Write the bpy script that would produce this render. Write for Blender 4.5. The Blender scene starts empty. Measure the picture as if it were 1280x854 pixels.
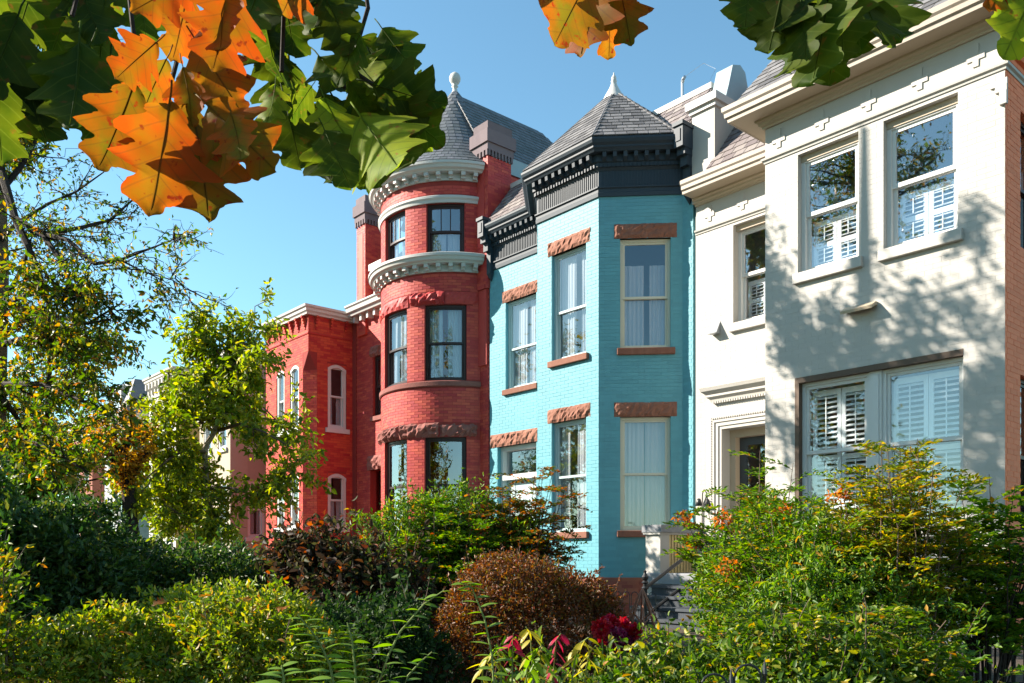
import bpy, math, random
import numpy as np
from mathutils import Vector, Matrix
R = math.radians
random.seed(7)
scene = bpy.context.scene
col = scene.collection

# ------------------------------------------------------------ camera
EYE = 1.6
ALPHA = 40.8                      # angle between the view axis and the street front
cd = bpy.data.cameras.new('camera'); cam = bpy.data.objects.new('camera', cd); col.objects.link(cam)
cam.location = (0, 0, EYE); cam.rotation_euler = (R(90), 0, R(90 - ALPHA))
cd.sensor_width = 36; cd.lens = 36 * 1066 / 1280; cd.shift_y = 271 / 1280
cd.clip_start = 0.05; cd.clip_end = 2000
scene.camera = cam

# ------------------------------------------------------------ sky and sun
SUN_EL, SUN_SIDE = 31, 48.5         # elevation; degrees left of the facade normal
sun_dir = Vector((-math.sin(R(SUN_SIDE)) * math.cos(R(SUN_EL)), -math.cos(R(SUN_SIDE)) * math.cos(R(SUN_EL)), math.sin(R(SUN_EL))))
w = bpy.data.worlds.new('World'); scene.world = w; w.use_nodes = True
nt = w.node_tree; bg = nt.nodes['Background']
sky = nt.nodes.new('ShaderNodeTexSky'); sky.sky_type = 'NISHITA'; sky.sun_disc = False
sky.sun_elevation = R(SUN_EL); sky.sun_rotation = math.atan2(sun_dir.x, sun_dir.y)
sky.air_density = 1.0; sky.dust_density = 0.2; sky.ozone_density = 1.0; sky.altitude = 50
tint = nt.nodes.new('ShaderNodeMix'); tint.data_type = 'RGBA'; tint.blend_type = 'MULTIPLY'; tint.inputs['Factor'].default_value = 1
tint.inputs['B'].default_value = (1.04, 1.42, 1.36, 1)      # the clear cyan of this sky, over the whole dome
nt.links.new(sky.outputs[0], tint.inputs['A']); nt.links.new(tint.outputs['Result'], bg.inputs[0]); bg.inputs[1].default_value = 0.062
sl = bpy.data.lights.new('sun', 'SUN'); sl.energy = 5.0; sl.angle = R(0.32); sl.color = (1, 0.90, 0.77)
so = bpy.data.objects.new('sun', sl); col.objects.link(so)
so.rotation_euler = (-sun_dir).to_track_quat('-Z', 'Y').to_euler(); so.location = (-30, -20, 30)
scene.view_settings.view_transform = 'Standard'; scene.view_settings.look = 'None'
scene.view_settings.exposure = 1.55; scene.view_settings.gamma = 1

# ------------------------------------------------------------ materials
MATS = {}
def mat(name, c, rough=.7, var=.12, nscale=6., bump=.0, bscale=60., hue=0., spec=.3, dirt=0., metal=0., dirtcol=None):
    """plain surface: colour varies per piece (island / object) and by noise, fine relief by bump"""
    m = bpy.data.materials.new(name); m.use_nodes = True; t = m.node_tree; N = t.nodes; L = t.links
    p = N['Principled BSDF']; p.inputs['Roughness'].default_value = rough
    p.inputs['Specular IOR Level'].default_value = spec; p.inputs['Metallic'].default_value = metal
    geo = N.new('ShaderNodeNewGeometry'); oi = N.new('ShaderNodeObjectInfo'); tc = N.new('ShaderNodeTexCoord')
    ad = N.new('ShaderNodeMath'); ad.operation = 'ADD'; fr = N.new('ShaderNodeMath'); fr.operation = 'FRACT'
    L.new(geo.outputs['Random Per Island'], ad.inputs[0]); L.new(oi.outputs['Random'], ad.inputs[1]); L.new(ad.outputs[0], fr.inputs[0])
    nz = N.new('ShaderNodeTexNoise'); nz.inputs['Scale'].default_value = nscale; nz.inputs['Detail'].default_value = 6; nz.inputs['Roughness'].default_value = .65
    L.new(tc.outputs['Object'], nz.inputs['Vector'])
    mx = N.new('ShaderNodeMath'); mx.operation = 'ADD'
    L.new(fr.outputs[0], mx.inputs[0]); L.new(nz.outputs[0], mx.inputs[1])
    mr = N.new('ShaderNodeMapRange'); mr.inputs[1].default_value = .3; mr.inputs[2].default_value = 1.7
    mr.inputs[3].default_value = 1 - var; mr.inputs[4].default_value = 1 + var; L.new(mx.outputs[0], mr.inputs[0])
    hs = N.new('ShaderNodeHueSaturation'); hs.inputs['Color'].default_value = (*c, 1); L.new(mr.outputs[0], hs.inputs['Value'])
    if hue:
        h = N.new('ShaderNodeMapRange'); h.inputs[3].default_value = .5 - hue; h.inputs[4].default_value = .5 + hue
        L.new(fr.outputs[0], h.inputs[0]); L.new(h.outputs[0], hs.inputs['Hue'])
    out = hs.outputs[0]
    if dirt:
        n2 = N.new('ShaderNodeTexNoise'); n2.inputs['Scale'].default_value = 1.3; n2.inputs['Detail'].default_value = 9; n2.inputs['Roughness'].default_value = .7
        mp = N.new('ShaderNodeMapping'); mp.inputs['Scale'].default_value = (2.2, 2.2, .5); L.new(tc.outputs['Object'], mp.inputs[0]); L.new(mp.outputs[0], n2.inputs['Vector'])
        cr = N.new('ShaderNodeMapRange'); cr.inputs[1].default_value = .52; cr.inputs[2].default_value = .78; cr.inputs[4].default_value = dirt
        L.new(n2.outputs[0], cr.inputs[0])
        mi = N.new('ShaderNodeMix'); mi.data_type = 'RGBA'; L.new(cr.outputs[0], mi.inputs['Factor']); L.new(out, mi.inputs['A'])
        mi.inputs['B'].default_value = (*(dirtcol or (.12, .1, .08)), 1); out = mi.outputs['Result']
    L.new(out, p.inputs['Base Color'])
    if bump:
        nb = N.new('ShaderNodeTexNoise'); nb.inputs['Scale'].default_value = bscale; nb.inputs['Detail'].default_value = 5
        L.new(tc.outputs['Object'], nb.inputs['Vector'])
        b = N.new('ShaderNodeBump'); b.inputs['Strength'].default_value = bump; b.inputs['Distance'].default_value = .01
        L.new(nb.outputs[0], b.inputs['Height']); L.new(b.outputs[0], p.inputs['Normal'])
    MATS[name] = m
    return m
def glass(name, tint, base, ior):
    m = bpy.data.materials.new(name); m.use_nodes = True; t = m.node_tree; N = t.nodes; L = t.links
    N.remove(N['Principled BSDF']); o = N['Material Output']
    tr = N.new('ShaderNodeBsdfTransparent'); tr.inputs[0].default_value = (*tint, 1)
    gl = N.new('ShaderNodeBsdfGlossy'); gl.inputs['Roughness'].default_value = .015; gl.inputs[0].default_value = (.95, .97, 1, 1)
    f = N.new('ShaderNodeFresnel'); f.inputs[0].default_value = ior
    tc = N.new('ShaderNodeTexCoord'); nz = N.new('ShaderNodeTexNoise'); nz.inputs['Scale'].default_value = 1.6; L.new(tc.outputs['Object'], nz.inputs['Vector'])
    b = N.new('ShaderNodeBump'); b.inputs['Strength'].default_value = .035; b.inputs['Distance'].default_value = .05; L.new(nz.outputs[0], b.inputs['Height'])
    L.new(b.outputs[0], gl.inputs['Normal'])
    a = N.new('ShaderNodeMath'); a.operation = 'ADD'; a.use_clamp = True; a.inputs[1].default_value = base; L.new(f.outputs[0], a.inputs[0])
    ge = N.new('ShaderNodeNewGeometry'); iv = N.new('ShaderNodeMath'); iv.operation = 'SUBTRACT'; iv.inputs[0].default_value = 1; L.new(ge.outputs['Backfacing'], iv.inputs[1])
    mu = N.new('ShaderNodeMath'); mu.operation = 'MULTIPLY'; L.new(a.outputs[0], mu.inputs[0]); L.new(iv.outputs[0], mu.inputs[1])   # one reflection per pane
    mx = N.new('ShaderNodeMixShader'); L.new(mu.outputs[0], mx.inputs[0]); L.new(tr.outputs[0], mx.inputs[1]); L.new(gl.outputs[0], mx.inputs[2])
    L.new(mx.outputs[0], o.inputs['Surface']); MATS[name] = m
    return m
def leafmat(name, cols, trans=.45, rough=.45, spec=.35):
    """foliage: each leaf (mesh island) takes one of the colours"""
    m = bpy.data.materials.new(name); m.use_nodes = True; t = m.node_tree; N = t.nodes; L = t.links
    p = N['Principled BSDF']; p.inputs['Roughness'].default_value = rough; p.inputs['Specular IOR Level'].default_value = spec
    geo = N.new('ShaderNodeNewGeometry'); ra = N.new('ShaderNodeValToRGB'); ra.color_ramp.interpolation = 'LINEAR'
    e = ra.color_ramp.elements
    while len(e) > 1: e.remove(e[0])
    for i, (pos, c) in enumerate(cols):
        x = e[0] if i == 0 else e.new(pos); x.position = pos; x.color = (*c, 1)
    L.new(geo.outputs['Random Per Island'], ra.inputs[0]); L.new(ra.outputs[0], p.inputs['Base Color'])
    tb = N.new('ShaderNodeBsdfTranslucent'); g = N.new('ShaderNodeHueSaturation'); g.inputs['Saturation'].default_value = 1.15; g.inputs['Value'].default_value = 1.6
    L.new(ra.outputs[0], g.inputs['Color']); L.new(g.outputs[0], tb.inputs[0])
    mx = N.new('ShaderNodeMixShader'); mx.inputs[0].default_value = trans
    L.new(p.outputs[0], mx.inputs[1]); L.new(tb.outputs[0], mx.inputs[2]); L.new(mx.outputs[0], N['Material Output'].inputs['Surface'])
    MATS[name] = m
    return m

mat('blue_brick', (.11, .33, .395), .55, .08, 5, .15, 90, dirt=.38, dirtcol=(.10, .22, .27))
mat('red_paint', (.47, .054, .042), .6, .24, 5, .15, 90, hue=.006, dirt=.22, dirtcol=(.16, .03, .03))
mat('red_brick', (.47, .052, .032), .75, .26, 5, .2, 90, hue=.008, dirt=.25, dirtcol=(.14, .03, .02))
mat('old_brick', (.30, .10, .07), .8, .25, 5, .25, 90, hue=.01)
mat('cream_paint', (.42, .402, .372), .6, .03, 3, .15, 70, dirt=.35, dirtcol=(.33, .29, .24))
mat('orange_brick', (.85, .24, .11), .75, .1, 4, .15, 90)
mat('tan_trim_and_bounce', (0.418, 0.338, 0.245), .5, .05, 3, .05, 40, dirt=.15, dirtcol=(.3, .22, .14))  # tan paint; on the soffit it stands for bounce light on cream
mat('gutter_paint', (.40, .34, .28), .5, .06, 4, .05, 40, dirt=.4, dirtcol=(.2, .13, .08))
mat('brown_trim', (.10, .065, .045), .6, .1, 4)
mat('red_mortar', (.28, .036, .030), .85, .1, 5)
mat('navy_trim', (.027, .042, .058), .55, .12, 4, .08, 60, spec=.3, dirt=.25, dirtcol=(.05, .055, .06))
mat('white_trim', (0.490, 0.477, 0.457), .5, .04, 3, .08, 40, dirt=.25, dirtcol=(.42, .40, .38))
mat('window_white', (0.585, 0.585, 0.570), .4, .03, 3, 0)
mat('window_blue', (0.396, 0.490, 0.504), .4, .03, 3, 0)
mat('window_cream', (.60, .58, .47), .45, .04, 3, 0)
mat('window_brown', (.035, .018, .018), .4, .1, 3, 0)
mat('brownstone', (0.233, 0.101, 0.068), .85, .22, 9, .5, 35, dirt=.3, dirtcol=(.5, .3, .22))
mat('red_stone', (0.255, 0.090, 0.075), .85, .25, 9, .6, 35, dirt=.3, dirtcol=(.48, .24, .2))
mat('slate', (.148, .142, .143), .6, .55, 14, .3, 60, hue=.02, spec=.4)
mat('slate_red', (.185, .155, .152), .6, .5, 14, .3, 60, hue=.04, spec=.4)
mat('slate_grey', (0.112, 0.122, 0.133), .6, .3, 14, .3, 60, hue=.04, spec=.4)
mat('flashing', (0.252, 0.330, 0.360), .45, .08, 4, .05, 30, spec=.5, dirt=.2, dirtcol=(.25, .3, .33))
mat('curtain', (.38, .39, .40), .9, .05, 3, .0)
mat('louver', (.78, .78, .77), .45, .03, 3, .0)
mat('door_dark', (.035, .042, .05), .35, .1, 3, .0, spec=.5)
mat('unlit_inside', (.03, .028, .026), .9, .2, 2)
mat('black_iron', (.012, .013, .015), .4, .2, 20, .1, 80, spec=.5)
mat('grey_stone', (0.225, 0.232, 0.247), .8, .12, 6, .3, 50, dirt=.3, dirtcol=(.14, .14, .15))
mat('shaded_stone', (.05, .058, .07), .75, .15, 6, .3, 50, dirt=.3, dirtcol=(.09, .1, .11))  # grey stone with the cheek wall's shade put into its dark colour
mat('chimney_stone', (.15, .115, .125), .85, .15, 6, .3, 50, dirt=.4, dirtcol=(.07, .05, .06))
mat('zinc', (.4, .42, .44), .4, .1, 6, .0, metal=.7)
glass('pane', (.94, .96, .975), .12, 1.5)
glass('pane_mirror', (.93, .95, .97), .22, 1.5)
glass('pane_sheer', (.95, .97, .98), .12, 1.5)

# ------------------------------------------------------------ mesh helpers
def flat(ox, oy, ux=1., uy=0.):
    return lambda u, d, z: (ox + ux * u + uy * d, oy + uy * u - ux * d, z)
def front(Y): return flat(0, Y)
def side(X): return flat(X, 0, 0, 1)              # wall that faces +X, u is world Y
def cyl(cx, cy, r):                               # u = angle in degrees from the street normal
    return lambda u, d, z: (cx + (r + d) * math.sin(R(u)), cy - (r + d) * math.cos(R(u)), z)
class MB:
    def __init__(s): s.v = []; s.f = []
    def add(s, vs, fs):
        n = len(s.v); s.v.extend(vs); s.f.extend([tuple(i + n for i in f) for f in fs])
    def box(s, fr, u0, u1, d0, d1, z0, z1, seg=None, back=True):
        k = max(1, int(math.ceil(abs(u1 - u0) / seg - 1e-6))) if seg else 1
        vs = []
        for i in range(k + 1):
            u = u0 + (u1 - u0) * i / k
            vs += [fr(u, d0, z0), fr(u, d1, z0), fr(u, d1, z1), fr(u, d0, z1)]
        fs = [(0, 1, 2, 3)[::1], tuple(4 * k + i for i in (3, 2, 1, 0))]
        for i in range(k):
            a = 4 * i; b = a + 4
            fs += [(a + 1, b + 1, b + 2, a + 2), (a + 2, b + 2, b + 3, a + 3), (a, b, b + 1, a + 1)]
            if back: fs.append((a + 3, b + 3, b, a))
        s.add(vs, fs)
    def quad(s, a, b, c, d): s.add([a, b, c, d], [(0, 1, 2, 3)])
    def sweep(s, path, prof, cap=True):
        """closed (d, z) profile along a plan polyline, mitred"""
        P = [Vector(p) for p in path]; n = len(P); k = len(prof); vs = []
        for i in range(n):
            ns = []
            if i > 0: e = (P[i] - P[i - 1]).normalized(); ns.append(Vector((e.y, -e.x)))
            if i < n - 1: e = (P[i + 1] - P[i]).normalized(); ns.append(Vector((e.y, -e.x)))
            m = ns[0] if len(ns) == 1 else (ns[0] + ns[1]) / (1 + ns[0].dot(ns[1]))
            vs += [(P[i].x + m.x * d, P[i].y + m.y * d, z) for d, z in prof]
        fs = []
        for i in range(n - 1):
            for j in range(k):
                fs.append((i * k + j, (i + 1) * k + j, (i + 1) * k + (j + 1) % k, i * k + (j + 1) % k))
        if cap: fs += [tuple(range(k))[::-1], tuple((n - 1) * k + j for j in range(k))]
        s.add(vs, fs)
    def tube(s, pts, rad, n=6):
        P = [Vector(p) for p in pts]
        if not hasattr(rad, '__len__'): rad = [rad] * len(P)
        vs = []; up = Vector((.3, .2, 1)).normalized()
        for i, p in enumerate(P):
            t = (P[min(i + 1, len(P) - 1)] - P[max(i - 1, 0)]).normalized()
            a = t.cross(up); a = a.normalized() if a.length > 1e-3 else Vector((1, 0, 0)); b = t.cross(a)
            vs += [tuple(p + (a * math.cos(2 * math.pi * j / n) + b * math.sin(2 * math.pi * j / n)) * rad[i]) for j in range(n)]
        fs = [(i * n + j, i * n + (j + 1) % n, (i + 1) * n + (j + 1) % n, (i + 1) * n + j) for i in range(len(P) - 1) for j in range(n)]
        fs += [tuple(range(n))[::-1], tuple((len(P) - 1) * n + j for j in range(n))]
        s.add(vs, fs)
    def lathe(s, c, prof, n=20):
        vs = [(c[0] + r * math.cos(2 * math.pi * j / n), c[1] + r * math.sin(2 * math.pi * j / n), c[2] + z) for r, z in prof for j in range(n)]
        k = len(prof)
        fs = [(i * n + j, i * n + (j + 1) % n, (i + 1) * n + (j + 1) % n, (i + 1) * n + j) for i in range(k - 1) for j in range(n)]
        s.add(vs, fs)
    def build(s, name, m, parent=None, smooth=False, **kw):
        me = bpy.data.meshes.new(name); me.from_pydata(s.v, [], s.f); me.update()
        if smooth: me.polygons.foreach_set('use_smooth', [True] * len(me.polygons))
        me.materials.append(MATS[m] if isinstance(m, str) else m)
        return link(name, me, parent, **kw)
def link(name, me, parent=None, matrix=None, **kw):
    o = bpy.data.objects.new(name, me); col.objects.link(o)
    if parent:
        o.parent = parent
        if parent.type == 'EMPTY': o.matrix_parent_inverse = Matrix.Translation(-Vector(parent.location))
    if matrix is not None: o.matrix_basis = matrix
    for k, v in kw.items(): o[k] = v
    return o
def thing(name, label, cat, loc=(0, 0, 0), group=None):
    o = bpy.data.objects.new(name, None); col.objects.link(o); o.location = loc; o.empty_display_size = .2
    o['label'] = label; o['category'] = cat
    if group: o['group'] = group
    return o
def wall(mb, fr, u0, u1, z0, z1, holes=(), reveal=.22, seg=None):
    us = sorted({u0, u1, *[min(max(h[i], u0), u1) for h in holes for i in (0, 1)]}); zs = sorted({z0, z1, *[min(max(h[i], z0), z1) for h in holes for i in (2, 3)]})
    if seg:
        uu = []
        for a, b in zip(us, us[1:]):
            k = max(1, int(math.ceil((b - a) / seg))); uu += [a + (b - a) * i / k for i in range(k)]
        us = uu + [us[-1]]
    for a, b in zip(us, us[1:]):
        for c, d in zip(zs, zs[1:]):
            m, q = (a + b) / 2, (c + d) / 2
            if not any(h[0] < m < h[1] and h[2] < q < h[3] for h in holes):
                mb.quad(fr(a, 0, c), fr(b, 0, c), fr(b, 0, d), fr(a, 0, d))
    for h in holes:
        a, b, c, d = h
        if b < u0 or a > u1: continue
        k = max(1, int(math.ceil((b - a) / seg))) if seg else 1
        mb.quad(fr(a, 0, c), fr(a, 0, d), fr(a, -reveal, d), fr(a, -reveal, c)); mb.quad(fr(b, 0, d), fr(b, 0, c), fr(b, -reveal, c), fr(b, -reveal, d))
        for i in range(k):
            p = a + (b - a) * i / k; q = a + (b - a) * (i + 1) / k
            mb.quad(fr(p, 0, d), fr(q, 0, d), fr(q, -reveal, d), fr(p, -reveal, d)); mb.quad(fr(q, 0, c), fr(p, 0, c), fr(p, -reveal, c), fr(q, -reveal, c))
def bricks(mb, fr, u0, u1, z0, z1, holes=(), bl=.212, bh=.068, gap=.006, pr=.0035, per=1., rnd=random):
    """per: frame units per metre along u (degrees on a drum)"""
    n = int(round((z1 - z0) / bh)); bh = (z1 - z0) / n; bl *= per; g = gap * per
    for k in range(n):
        a, b = z0 + k * bh + gap * .5, z0 + (k + 1) * bh - gap * .5
        spans = [(u0, u1)]
        for h in holes:
            if min(b, h[3]) - max(a, h[2]) > .004:
                ns = []
                for p, q in spans:
                    if h[1] <= p or h[0] >= q: ns.append((p, q)); continue
                    if h[0] > p: ns.append((p, h[0]))
                    if h[1] < q: ns.append((h[1], q))
                spans = ns
        for p, q in spans:
            x = math.floor(p / bl) * bl - (bl / 2 if k % 2 else 0)
            while x < q:
                c, d = max(x + g / 2, p), min(x + bl - g / 2, q)
                if d - c > .03 * per:
                    e = pr + rnd.uniform(-.35, .5) * pr; j = rnd.uniform(-.0012, .0012)
                    mb.box(fr, c, d, 0, e, a + j, b + j, None, False)
                x += bl
def rough(mb, fr, u0, u1, d0, d1, z0, z1, res=.05, amp=.03, per=1., rnd=random):
    """rock-faced stone block"""
    k = max(2, int((u1 - u0) / per / res)); m = max(2, int((z1 - z0) / res))
    vs = []; fs = []
    for i in range(k + 1):
        for j in range(m + 1):
            e = (i in (0, k)) or (j in (0, m))
            ju = 0 if i in (0, k) else rnd.uniform(-.3, .3) * (u1 - u0) / k
            d = d1 - (.25 * amp if e else 0) + (rnd.uniform(-.5, .2) * amp if e else rnd.uniform(-.2, 1) * amp)
            vs.append(fr(u0 + (u1 - u0) * i / k + ju, d, z0 + (z1 - z0) * j / m))
    for i in range(k):
        for j in range(m):
            a = i * (m + 1) + j; fs.append((a, a + m + 1, a + m + 2, a + 1))
    n = len(vs)
    rim = [i * (m + 1) for i in range(k + 1)] + [k * (m + 1) + j for j in range(1, m + 1)] + [i * (m + 1) + m for i in range(k - 1, -1, -1)] + [j for j in range(m - 1, 0, -1)]
    for r in rim:
        i, j = divmod(r, m + 1); vs.append(fr(u0 + (u1 - u0) * i / k, d0, z0 + (z1 - z0) * j / m))
    for q in range(len(rim)):
        q2 = (q + 1) % len(rim); fs.append((rim[q2], rim[q], n + q, n + q2))
    mb.add(vs, fs)
def window(fr, u0, u1, z0, z1, parent, fm, dep=.13, rail=None, fw=.05, sw=.04, per=1., seg=None, curtain='full', muntin=0, pane='pane', head=0.):
    """one sash window: casing > sashes, panes, curtain.  per = frame units per metre of u"""
    W = fw * per; S = sw * per; b = MB()
    b.box(fr, u0, u0 + W, -dep - .10, -dep + .03, z0, z1); b.box(fr, u1 - W, u1, -dep - .10, -dep + .03, z0, z1)
    b.box(fr, u0 + W, u1 - W, -dep - .10, -dep + .028, z1 - fw - head, z1, seg); b.box(fr, u0 + W, u1 - W, -dep - .10, -dep + .045, z0, z0 + fw * .8, seg)
    win = b.build('window', fm, parent)
    rail = rail or (z0 + z1) / 2; ua, ub = u0 + W, u1 - W; za, zb = z0 + fw * .8, z1 - fw - head
    for nm, p, q, d in (('upper_sash', rail - .02, zb, -dep - .03), ('lower_sash', za, rail + .02, -dep - .068)):
        s = MB()
        s.box(fr, ua + .001, ua + S, d, d + .035, p, q); s.box(fr, ub - S, ub - .001, d, d + .035, p, q)
        s.box(fr, ua + S, ub - S, d, d + .034, q - sw, q, seg); s.box(fr, ua + S, ub - S, d, d + .034, p, p + sw * 1.15, seg)
        if muntin and nm == 'upper_sash':
            for i in range(1, muntin):
                x = ua + S + (ub - ua - 2 * S) * i / muntin; s.box(fr, x - .012 * per, x + .012 * per, d + .004, d + .03, p + sw, q - sw)
        s.build(nm, fm, win)
        g = MB(); g.box(fr, ua + S * .8, ub - S * .8, d + .013, d + .018, p + sw * .8, q - sw * .8, seg); g.build('pane', pane, win)
    if curtain:
        top = {'full': zb, 'half': rail + .05, 'three': za + (zb - za) * .8}[curtain]
        halves = [(ua, (ua + ub) / 2 - .01 * per), ((ua + ub) / 2 + .01 * per, ub)]
        for hf, (p, q) in enumerate(halves):
            op = random.choice((0, 0, .08, .2, .35)) * (q - p)
            p, q = (p, q - op) if hf == 0 else (p + op, q)
            c = MB(); k = 22; ph = random.uniform(0, 6); vs = []
            for i in range(k + 1):
                for j, z in enumerate((za - .05, za + (top - za) * .5, top)):
                    o = .018 * math.sin(i * 1.45 + ph) * (1.25 - .4 * j) + .01 * math.sin(i * .6 + ph * 2 + j)
                    vs.append(fr(p + (q - p) * (i + random.uniform(-.15, .15)) / k, -dep - .115 + o * .8, z))
            c.add(vs, [(3 * i + j, 3 * i + 3 + j, 3 * i + 4 + j, 3 * i + 1 + j) for i in range(k) for j in (0, 1)])
            c.build('curtain', 'curtain', win, smooth=True)
    return win
def block(fr, u0, u1, d0, d1, z0, z1, name, m, parent, seg=None, bev=0):
    b = MB(); b.box(fr, u0, u1, d0, d1, z0, z1, seg)
    o = b.build(name, m, parent)
    if bev: mo = o.modifiers.new('bevel', 'BEVEL'); mo.width = bev; mo.segments = 2; mo.limit_method = 'ANGLE'
    return o
_sl = {}
def slate_mesh(m):
    if m not in _sl:
        b = MB(); b.add([(0, 0, .018), (1, 0, .018), (1, 1, .002), (0, 1, .002), (0, 0, 0), (1, 0, 0), (1, 1, -.008), (0, 1, -.008)],
                        [(0, 1, 2, 3), (4, 5, 1, 0), (5, 6, 2, 1), (7, 4, 0, 3), (6, 7, 3, 2)])
        me = bpy.data.meshes.new('slate'); me.from_pydata(b.v, [], b.f); me.update(); me.materials.append(MATS[m]); _sl[m] = me
    return _sl[m]
def slates(A, B, TL, TR, w, e, parent, m, joined=False, rnd=random):
    """courses of slates on the plane A-B (eave) to TL-TR (top); each slate a part, or one joined part"""
    A, B, TL, TR = map(Vector, (A, B, TL, TR)); ex = (B - A).normalized()
    up = (TL - A) - ex * (TL - A).dot(ex); H = up.length; ey = up / H; ez = ex.cross(ey); n = int(H / e)
    J = MB()
    for r in range(n):
        t = (r * e) / H; l = A + (TL - A) * t; q = B + (TR - B) * t; wd = (q - l).dot(ex)
        x = -rnd.uniform(.3, .7) * w if r % 2 else -rnd.uniform(0, .1) * w
        while x < wd - .02:
            w1 = w * rnd.uniform(.92, 1.06); a, b = max(x, 0), min(x + w1, wd)
            if b - a > .03:
                o = l + ex * (a + .003) + ey * rnd.uniform(-.004, .004) + ez * (.004 + rnd.uniform(0, .004))
                M = Matrix.Translation(o) @ Matrix((ex * (b - a - .013), ey * e * 1.35, ez)).transposed().to_4x4()
                if joined:
                    J.add([tuple(M @ v.co) for v in slate_mesh(m).vertices], [tuple(p.vertices) for p in slate_mesh(m).polygons])
                else: link('slate', slate_mesh(m), parent, M)
            x += w1
    if joined: J.build('slates', m, parent, kind='stuff')
def tri_roof(pts, faces, name, m, parent):
    b = MB(); b.add(pts, faces); return b.build(name, m, parent)
# ============================================================ ground
GZ = .5                                            # level of the front gardens at the houses
b = MB(); ys = [-60, 3.2, 3.3, 7.5, 400]; zs = [0, 0, .10, GZ, GZ]
for i in range(4):
    b.quad((-500, ys[i], zs[i]), (300, ys[i], zs[i]), (300, ys[i + 1], zs[i + 1]), (-500, ys[i + 1], zs[i + 1]))
mat('soil', (.07, .05, .035), .95, .3, 8, .6, 12, dirt=.5, dirtcol=(.05, .06, .02))
b.build('ground', 'soil', kind='structure')
YM = 12.8                                          # plane of the main fronts
FM = front(YM)

def shell(root, m, x0, x1, y0, y1, z1, name='side_wall'):
    b = MB()
    for fr, a, c in ((flat(x0, y1, 0, -1), 0, y1 - y0), (flat(x1, 0, 0, 1), y0, y1), (flat(x1, y1, -1, 0), 0, x1 - x0)):
        b.quad(fr(a, 0, GZ - .4), fr(c, 0, GZ - .4), fr(c, 0, z1), fr(a, 0, z1))
    b.quad((x0, y0, z1), (x1, y0, z1), (x1, y1, z1), (x0, y1, z1))
    return b.build(name, m, root)

# ============================================================ turquoise house
BX0, BX1 = -15.63, -9.72
blue = thing('row_house', 'turquoise painted brick row house with angled bay, navy cornice and slate turret', 'house', (-12.7, YM, GZ), 'row houses along the street')
P_ = [(BX0, YM), (-13.86, YM), (-12.76, 11.7), (-11.06, 11.7), (-9.96, YM), (BX1, YM)]
FB = front(11.7); S2 = math.sqrt(.5)
FA = flat(-11.06, 11.7, S2, S2); FL = flat(-13.86, YM, S2, -S2); LA = 1.1 / S2
TOP = 8.40
W = MB(); K = MB()
mh = [(-15.05, -14.0, 5.49, 7.52), (-15.35, -14.0, .7, 4.2)]
bh_ = [(-12.34, -11.39, 5.51, 7.62), (-12.34, -11.39, 2.11, 4.29)]
ah = [(.40, 1.335, 5.53, 7.59), (.40, 1.335, 2.12, 4.25)]
for fr, a, c, h in ((FM, BX0, -13.86, mh), (FL, 0, LA, []), (FB, -12.76, -11.06, bh_), (FA, 0, LA, ah), (FM, -9.96, BX1, [])):
    wall(W, fr, a, c, GZ - .4, TOP + .8, h, .24)
    bricks(K, fr, a + .002, c - .002, 1.28, TOP, [(q[0] - .01, q[1] + .01, q[2], q[3]) for q in h])
W.build('wall', 'blue_brick', blue); K.build('brickwork', 'blue_brick', blue, kind='stuff')
K = MB(); K2 = MB()
for fr, a, c in ((FL, 0, LA), (FB, -12.77, -11.05), (FA, 0, LA), (FM, -9.96, BX1)):
    K.box(fr, a, c, -.1, .012, GZ - .4, 1.24); bricks(K2, flat(*fr(0, .012, 0)[:2], *(fr(1, 0, 0)[i] - fr(0, 0, 0)[i] for i in (0, 1))), a, c, GZ, 1.24, pr=.006)
K.build('foundation', 'old_brick', blue); K2.build('foundation_brickwork', 'old_brick', blue, kind='stuff')
shell(blue, 'blue_brick', BX0, BX1, YM, 22, 9.2)
def bluewin(fr, h, lint=None, rl=None, sill=True, cur='full', lo=.09):
    wn = window(fr, *h[:2], h[2], h[3], blue, 'window_cream' if fr is FA else 'window_blue', .10, rl, curtain=cur)
    b = MB(); rough(b, fr, h[0] - .115, h[1] + .115, -.1, .022, h[3], h[3] + .27, .05, .03); b.build('lintel', 'brownstone', wn)
    if sill: block(fr, h[0] - .06, h[1] + .08, -.13, .075, h[2] - .125, h[2], 'sill', 'brownstone', wn, bev=.012)
    return wn
bluewin(FM, mh[0], rl=6.42); bluewin(FB, bh_[0], rl=6.47); bluewin(FB, bh_[1], rl=3.2); bluewin(FA, ah[0], rl=6.5, cur='three'); bluewin(FA, ah[1], rl=3.18)
# entrance under a wide stone lintel
d = MB(); d.box(FM, -15.35, -15.27, -.3, -.1, .7, 4.2); d.box(FM, -14.08, -14.0, -.3, -.1, .7, 4.2); d.box(FM, -15.27, -14.08, -.3, -.1, 4.1, 4.2); d.box(FM, -15.27, -14.08, -.3, -.08, 3.42, 3.54)
dr = d.build('door', 'window_white', blue)
d = MB(); d.box(FM, -15.27, -14.08, -.28, -.22, .9, 3.42); d.box(FM, -15.1, -14.25, -.23, -.2, 2.2, 3.2); d.box(FM, -15.1, -14.25, -.23, -.2, 1.1, 2.0); d.build('leaf_panel', 'window_blue', dr)
block(FM, -15.27, -14.08, -.24, -.23, 3.54, 4.1, 'pane', 'pane', dr)
d = MB(); rough(d, FM, -15.60, -13.9, -.1, .03, 4.2, 4.5, .05, .035); d.build('lintel', 'brownstone', dr)
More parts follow.
